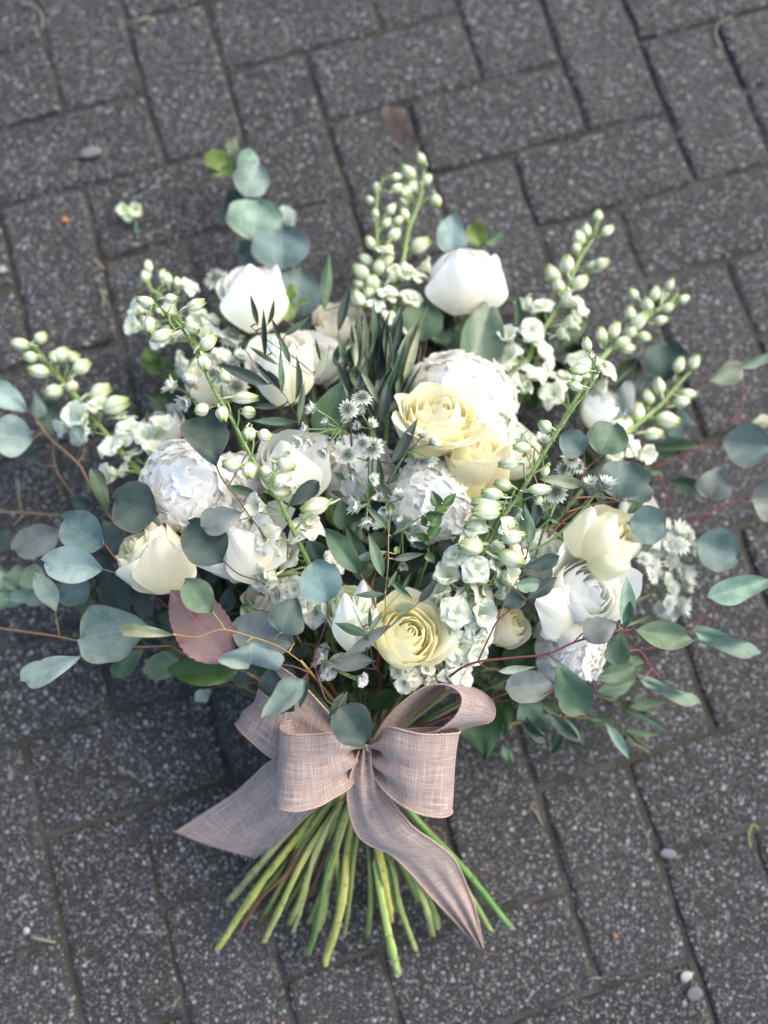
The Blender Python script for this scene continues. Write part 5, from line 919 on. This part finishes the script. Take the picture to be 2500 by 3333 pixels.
for i, (lab, x, y, wpx, mx, my, ux, uy, col) in enumerate(CS):
    if col[1] > .2 and col[1] > col[0]*.9: col = (col[0]*1.0, col[1]*1.0, col[2]*.9)
    random.seed(500+i)
    hE = .012+.016*random.random(); hM = .050+R(-.006, .010); hU = .078+R(-.010, .012)
    ex = 950+(ux-950)*.35; t_ = TIE+Vector((R(-.014, .014), 0, R(-.014, .010)))
    P = [at('G', x, y, hE), at('G', mx, my, hM), at('G', ux, uy, hU), t_]; r0 = size('G', P[1], wpx)/2*1.10
    root = thing('cut_stem', P[0], lab, 'flower stem', 'cut flower stems fanning out below the bow')
    P, Q = smooth(P, [r0*.92, r0, r0, r0*.7], 7); sb = MB()
    for k in range(1, len(Q)-2):
        Q[k] *= R(.93, 1.06)
        P[k] = P[k]+Vector((R(-1, 1), R(-1, 1), 0))*r0*.04
    nodek = random.choice((4, 6, 8)); Q[nodek] *= 1.22; Q[nodek+1] *= 1.05
    P.reverse(); Q.reverse()
    cd_ = Vector((R(-1, 1), R(-.6, .2), .8)).normalized()*random.choice((1, -1))
    sb.tube(P, Q, 10, 0, True, 2, cutdir=cd_)
    for k in range(2):                       # stubs left by stripped leaves
        j = random.randrange(8, len(P)-3); d = Vector((R(-1, 1), R(-.8, 0), R(-.1, .8))).normalized()
        sb.tube([P[j], P[j]+d*Q[j]*1.3], [Q[j]*.45, Q[j]*.18], 5, steps=2)
    put('stem', sb.mesh('cut_stem', [M_STEM, M_CUT], origin=root.location), root, None, col)
random.seed(77)
# ------------------------------------------------------------------ the ribbon bow
def ribbon_material():
    m, t, p = newmat('woven_ribbon'); n = N(t); uv = n.n('ShaderNodeTexCoord').outputs['UV']
    def thr(sx_, sy_, det=3.0, off=0):
        mp = n.n('ShaderNodeMapping', {'Vector': uv, 'Scale': (sx_, sy_, 1), 'Location': (off, off, 0)})
        return n.n('ShaderNodeTexNoise', {'Vector': mp.outputs[0], 'Scale': 1.0, 'Detail': det}).outputs[0]
    a, b_ = thr(45, 2200, 2.0), thr(2200, 45, 2.0, 5.1)     # threads along and across
    a2, b2 = thr(16, 800, 1.0, 9.), thr(800, 16, 1.0, 13.)
    th = n.math('ADD', n.math('MULTIPLY', a, .5), n.math('MULTIPLY', b_, .5))
    c = n.ramp(th, [(.30, (.16, .115, .095)), (.45, (.32, .235, .195)), (.56, (.50, .385, .33)), (.72, (.70, .60, .55))])
    wl = n.math('MAXIMUM', n.maprange(a2, .60, .68), n.maprange(b2, .60, .68))
    c = n.mix(n.math('MULTIPLY', wl, .42), c, (.66, .60, .60))
    blot = n.n('ShaderNodeTexNoise', {'Vector': uv, 'Scale': 45.0, 'Detail': 2.0}).outputs[0]
    c = n.mix(n.math('MULTIPLY', n.maprange(blot, .45, .7), .30), c, (.36, .235, .195))
    t.links.new(c, p.inputs['Base Color']); p.inputs['Roughness'].default_value = .75; p.inputs['Specular IOR Level'].default_value = .25; p.inputs['Sheen Weight'].default_value = .25
    bm = n.n('ShaderNodeBump', {'Height': th, 'Strength': .9, 'Distance': .0007}); t.links.new(bm.outputs[0], p.inputs['Normal'])
    translucent(t, p, c, .20); return m
M_RIB = ribbon_material(); M_EDGE = flat('ribbon_edge_thread', (.42, .29, .235), .8)
def catmull(L, t):
    n_ = len(L)-1; x = min(max(t, 0), 1)*n_; i = min(int(x), n_-1); f = x-i
    a, b_, c, d = L[max(i-1, 0)], L[i], L[i+1], L[min(i+2, n_)]
    return .5*((2*b_)+(c-a)*f+(2*a-5*b_+4*c-d)*f*f+(3*b_-a-3*c+d)*f**3)
bowP = at('G', 950, 480, .15)
bow = thing('ribbon_bow', bowP, 'taupe pink woven ribbon bow tied round the stems', 'ribbon bow')
def strip(name, secs, pleat=0.0, edges=True, belly=0.0, endedge=False, label=None, wob=.0012):
    A = [at('G', s_[0], s_[1], s_[2]) for s_ in secs]; B_ = [at('G', s_[3], s_[4], s_[5]) for s_ in secs]
    nu, nv = len(secs)*6, 14; b = MB(); L = [0.0]
    for i in range(nu):
        p0 = (catmull(A, i/nu)+catmull(B_, i/nu))/2; p1 = (catmull(A, (i+1)/nu)+catmull(B_, (i+1)/nu))/2; L.append(L[-1]+(p1-p0).length)
    wmax = max((x-y).length for x, y in zip(A, B_))
    rows = []; ph = R(0, 6)
    for i in range(nu+1):
        t = i/nu; a, c = catmull(A, t), catmull(B_, t); a1, c1 = catmull(A, min(1, t+.01)), catmull(B_, min(1, t+.01)); a0, c0 = catmull(A, max(0, t-.01)), catmull(B_, max(0, t-.01))
        T = ((a1+c1)-(a0+c0)).normalized(); nn = T.cross((c-a).normalized()).normalized(); sq = 1-min(1, (c-a).length/wmax)
        for j in range(nv+1):
            q = j/nv; off = pleat*sq*math.sin(q*math.pi*5+ph)*.6*wmax*.16*2 + belly*math.sin(q*math.pi) + wob*math.sin(q*4+t*9+ph)
            b.v.append(a.lerp(c, q)+nn*off); b.uv.append((L[i], q*.065))
        rows.append((b.v[-nv-1], b.v[-1]))
    for i in range(nu):
        for j in range(nv): b.f.append((i*(nv+1)+j, i*(nv+1)+j+1, (i+1)*(nv+1)+j+1, (i+1)*(nv+1)+j)); b.m.append(0)
    o = put(name, b.mesh(name, M_RIB, origin=bowP), bow, None, label=label)
    if edges:
        for side in (0, 1):                    # overcast edge: a beaded cord
            pts = [r[side] for r in rows]; Q = [pts[0]]; acc = 0; step = .0011
            for i in range(len(pts)-1):
                seg = (pts[i+1]-pts[i]).length; k = max(1, round(seg/step))
                for s_ in range(1, k+1): Q.append(pts[i].lerp(pts[i+1], s_/k))
            rr = [.00095*(.72+.42*abs(math.sin(k*.85))) for k in range(len(Q))]
            eb = MB(); eb.tube(Q, rr, 6, steps=1); e = put('stitched_edge', eb.mesh('stitched_edge', M_EDGE, origin=bowP), None, None); e.parent = o
    return o
c_ = .01
def S(*a): return [tuple(v*(c_ if i in (2, 5) else 1) for i, v in enumerate(s_)) for s_ in a]
strip('tail', S((900, 480, 12.5, 915, 530, 12.5), (750, 510, 13, 850, 620, 12.5), (545, 518, 12, 715, 742, 11), (440, 600, 9.5, 620, 830, 9.2), (345, 685, 7.2, 545, 900, 7), (215, 768, 5.2, 490, 935, 5.4), (103, 837, 3.8, 449, 961, 4.6)), pleat=.6, belly=.003)
strip('loop', S((905, 440, 14, 905, 490, 13.5), (830, 345, 16, 800, 520, 14.5), (740, 250, 17, 680, 540, 15), (650, 160, 17, 553, 517, 15.5), (585, 108, 16.5, 440, 435, 15), (550, 92, 15.2, 378, 378, 14), (538, 98, 13.5, 360, 345, 12.5), (570, 130, 12, 390, 365, 11), (700, 260, 11, 560, 480, 11), (850, 400, 12, 830, 500, 12)), pleat=.8, belly=-.002)
strip('loop', S((985, 455, 14.5, 990, 480, 14), (1012, 410, 15.5, 1040, 430, 13), (1045, 345, 16.5, 1090, 385, 13), (1110, 265, 17.3, 1200, 290, 13), (1205, 190, 18.2, 1330, 195, 13.5), (1290, 170, 19, 1430, 192, 14.5), (1362, 196, 19.5, 1512, 235, 15), (1386, 250, 19.6, 1541, 290, 15.5), (1350, 322, 19.5, 1520, 347, 15.5), (1270, 380, 19, 1430, 368, 15), (1170, 400, 17.5, 1330, 400, 14), (1060, 425, 16, 1120, 440, 13), (985, 460, 15, 990, 480, 14)), pleat=.3)
strip('loop', S((950, 462, 16, 955, 512, 15.5), (915, 430, 17.2, 900, 560, 16.5), (870, 408, 18.8, 868, 640, 18), (800, 396, 20, 800, 690, 19.4), (735, 400, 20.6, 745, 722, 20.2), (640, 404, 20.6, 648, 746, 20.6), (580, 392, 19.8, 574, 736, 20), (562, 372, 18.2, 555, 716, 18.6), (578, 350, 16.8, 568, 690, 17.2), (640, 338, 15.8, 650, 670, 15.8), (760, 345, 15, 780, 620, 14.5), (850, 385, 14.5, 860, 560, 14), (925, 450, 14, 930, 500, 14)), pleat=1.0)
strip('loop', S((955, 455, 16, 965, 510, 15.5), (985, 420, 17.4, 1000, 560, 17), (1025, 378, 18.8, 1045, 650, 18.6), (1075, 372, 19.8, 1095, 705, 19.5), (1140, 388, 20.3, 1140, 735, 20.2), (1220, 402, 20.6, 1205, 762, 20.4), (1330, 400, 20.2, 1288, 773, 20.2), (1377, 393, 18.6, 1329, 760, 18.8), (1368, 380, 16.8, 1330, 735, 16.8), (1280, 372, 15.4, 1250, 690, 15.2), (1120, 380, 14.5, 1100, 620, 14.2), (1000, 430, 14, 1000, 520, 13.8)), pleat=1.0)
strip('tail', S((925, 478, 17, 990, 478, 17), (905, 530, 17.6, 1003, 545, 17.4), (885, 590, 17.8, 1022, 610, 17.2), (872, 650, 17.5, 1050, 668, 16.8), (880, 750, 16.3, 1105, 750, 15.5), (915, 845, 14.5, 1175, 830, 13.6), (975, 895, 12.5, 1255, 885, 11.4), (1060, 930, 10.8, 1340, 950, 9.6), (1150, 1015, 9, 1378, 1010, 8.2), (1240, 1120, 7.2, 1410, 1085, 6.4), (1330, 1215, 5.4, 1445, 1180, 5.0), (1415, 1305, 4, 1470, 1290, 3.8), (1478, 1368, 3, 1484, 1368, 3)), pleat=.5, belly=.004)
frb = MB()
for (x0, y0, z0, x1, y1, z1, n_) in ((1415, 1300, 4.0, 1482, 1368, 3.0, 26), (1440, 1180, 5.0, 1482, 1368, 3.0, 26), (103, 837, 3.8, 449, 961, 4.6, 40)):
    for k in range(n_):
        f_ = R(0, 1); a_ = at('G', x0+(x1-x0)*f_, y0+(y1-y0)*f_, (z0+(z1-z0)*f_)*.01); d_ = Vector((R(-.6, .6), -1 if n_ == 40 else R(-1, .4), R(-.3, .3))).normalized()*R(.001, .004)
        frb.tube([a_, a_+d_*.6+Vector((R(-1, 1), 0, R(-1, 1)))*.0004, a_+d_], [.00014, .00012, .00008], 3, steps=2)
put('frayed_threads', frb.mesh('frayed_threads', flat('loose_thread', (.70, .62, .58), .9), origin=bowP), bow)
strip('knot', S((915, 500, 15, 935, 530, 15), (925, 465, 17.2, 960, 500, 17.6), (950, 448, 17.9, 985, 482, 18.1), (985, 445, 17, 1005, 485, 17), (1000, 450, 15, 1015, 490, 15)), pleat=.4, edges=False, belly=.003)

# ------------------------------------------------------------------ small things lying on the paving
def pebble(lab, v, x, y, rx, ry, ang, col, name='pebble', cat='pebble', flat_=.35):
    c = at(v, x, y, .002); a, b_ = size(v, c, rx), size(v, c, ry); mb = MB(); ph = R(0, 6)
    mb.grid(lambda p_, q: tuple(x_*(1+.10*math.sin(p_*6.283*2+ph)+.05*math.sin(p_*6.283*3+q*5)) for x_ in (a*math.sin(q*math.pi)*math.cos(p_*6.2832), b_*math.sin(q*math.pi)*math.sin(p_*6.2832), min(a, b_)*flat_*math.cos(q*math.pi))), 12, 8)
    o = put(name, mb.mesh(name, flat(name+'_stone', col)), None, None); o.matrix_basis = Matrix.Translation(c+Vector((0, 0, min(a, b_)*flat_*.7))) @ Matrix.Rotation(rad(ang), 4, 'Z')
    return tag(o, lab, cat, 'small stones lying on the pavers')
pebble('smooth pale oval pebble on a paver at the upper left', 'O', 197, 331, 24, 13, 12, (.17, .16, .155))
pebble('small orange stone on a paver at the left', 'A', 355, 526, 20, 17, 0, (.42, .17, .07))
pebble('flat round grey stone at the lower right corner', 'H', 1262, 1880, 42, 40, 0, (.12, .118, .125), flat_=.12)
pebble('crumpled whitish flake lying in the joint above the flat grey stone', 'H', 1215, 1785, 32, 28, 20, (.34, .36, .31), 'flake', 'flake', .3)
pebble('pale grey chip beside a joint at the right', 'H', 1120, 1125, 50, 24, -10, (.14, .14, .15), flat_=.2)
pebble('small cream stone near the left edge at the bottom', 'I', 145, 1540, 16, 20, 10, (.40, .39, .35))
pebble('white grit stone at the left edge', 'O', 5, 583, 10, 8, 0, (.30, .33, .31))
pebble('orange stone near the lower right joint', 'H', 835, 1570, 14, 12, 0, (.28, .13, .055))
M_STRAW = flat('dry_straw', (.22, .195, .14), .8)
for lab, v, pts, wpx in (('short pale dry stalk at the lower left', 'I', [(170, 1575), (230, 1590), (305, 1605)], 18), ('pale straw on the paver above the left ribbon tail', 'I', [(680, 680), (705, 692), (735, 712)], 14), ('curled dry tendril in the top left corner', 'O', [(45, 10), (75, 12), (92, 40), (90, 62)], 6),
    ('bent dry stalk on a joint at the top right', 'O', [(1580, 38), (1552, 50), (1545, 78), (1555, 100)], 7), ('dry stalk lying in a joint at the left', 'A', [(505, 740), (535, 765), (562, 790)], 16), ('thin dry stalk on the left paver under the delphinium tips', 'A', [(540, 900), (560, 950), (552, 1000)], 14), ('dry stalk in the joint at the right middle', 'H', [(1000, 1040), (1012, 1015), (1030, 992)], 12), ('green grass blade bent over at the right edge', 'H', [(1565, 1090), (1555, 1030), (1575, 970), (1610, 990)], 14),
    ('small dry stalk beside the moss at the upper left', 'O', [(285, 47), (305, 43), (325, 38)], 8), ('tiny curl of straw below the right ribbon tail', 'H', [(370, 870), (410, 910), (440, 975)], 12), ('pale dry stalk near the bottom left edge', 'I', [(935, 1960), (945, 1935), (952, 1910)], 12), ('short dry stalk in the bottom right joint', 'H', [(690, 1800), (730, 1795), (760, 1800)], 10)):
    W_ = [at(v, x, y, .002+.002*(i % 2)) for i, (x, y) in enumerate(pts)]; sb = MB(); r_ = size(v, W_[0], wpx)/2; sb.tube(W_, [r_*.8, r_, r_*.6] if len(W_) == 3 else [r_*.6]*4, 6)
    o = put('dry_stalk', sb.mesh('dry_stalk', M_STRAW if 'green' not in lab else flat('grass_blade', (.22, .34, .10)), origin=W_[0])); o.location = W_[0]; tag(o, lab, 'dry stalk' if 'green' not in lab else 'grass blade', 'bits of dry stalk on the pavers' if 'green' not in lab else None)
# fallen blossom, fallen brown leaf
c = at('A', 700, 480, .006); fl = thing('fallen_floret', at('A', 700, 480, 0), 'single fallen cream floret lying on the paver at the upper left', 'flower')
for dx, dy, r_ in ((-30, 0, 48), (25, -10, 50), (5, 25, 40)):
    q = at('A', 700+dx, 480+dy, .008); s_ = size('A', q, r_); d = wdir(R(-.5, .5), R(-.5, .5), 1); X = d.orthogonal().normalized(); Y = d.cross(X); put('petal', random.choice(FB), fl, frame(q, X*s_, Y*s_, d*s_), (.92, 1, .78))
sb = MB(); sb.tube([at('A', 710, 490, .006), at('A', 735, 540, .006), at('A', 728, 590, .004)], [.0016, .0012, .0008], 6); put('stalk', sb.mesh('stalk', M_STEM, origin=fl.location), fl, None, (.12, .28, .16))
dl = thing('fallen_leaf', at('O', 850, 280, 0), 'flat faded brown leaf stuck to the paver above the top delphinium', 'leaf')
LM['dry'] = [leaf_mesh('leaf_dry', 'serr', .04, .04, .5, 9, M_WIL)]; TONE['z'] = (.115, .085, .07)
leaf(dl, 'O', 838, 228, 866, 325, 62, .0022, .0026, 'dry', 'z', .1, 0, 'blade'); leaf(dl, 'O', 884, 300, 915, 312, 20, .0022, .0022, 'dry', 'z', .1, 0, 'blade')
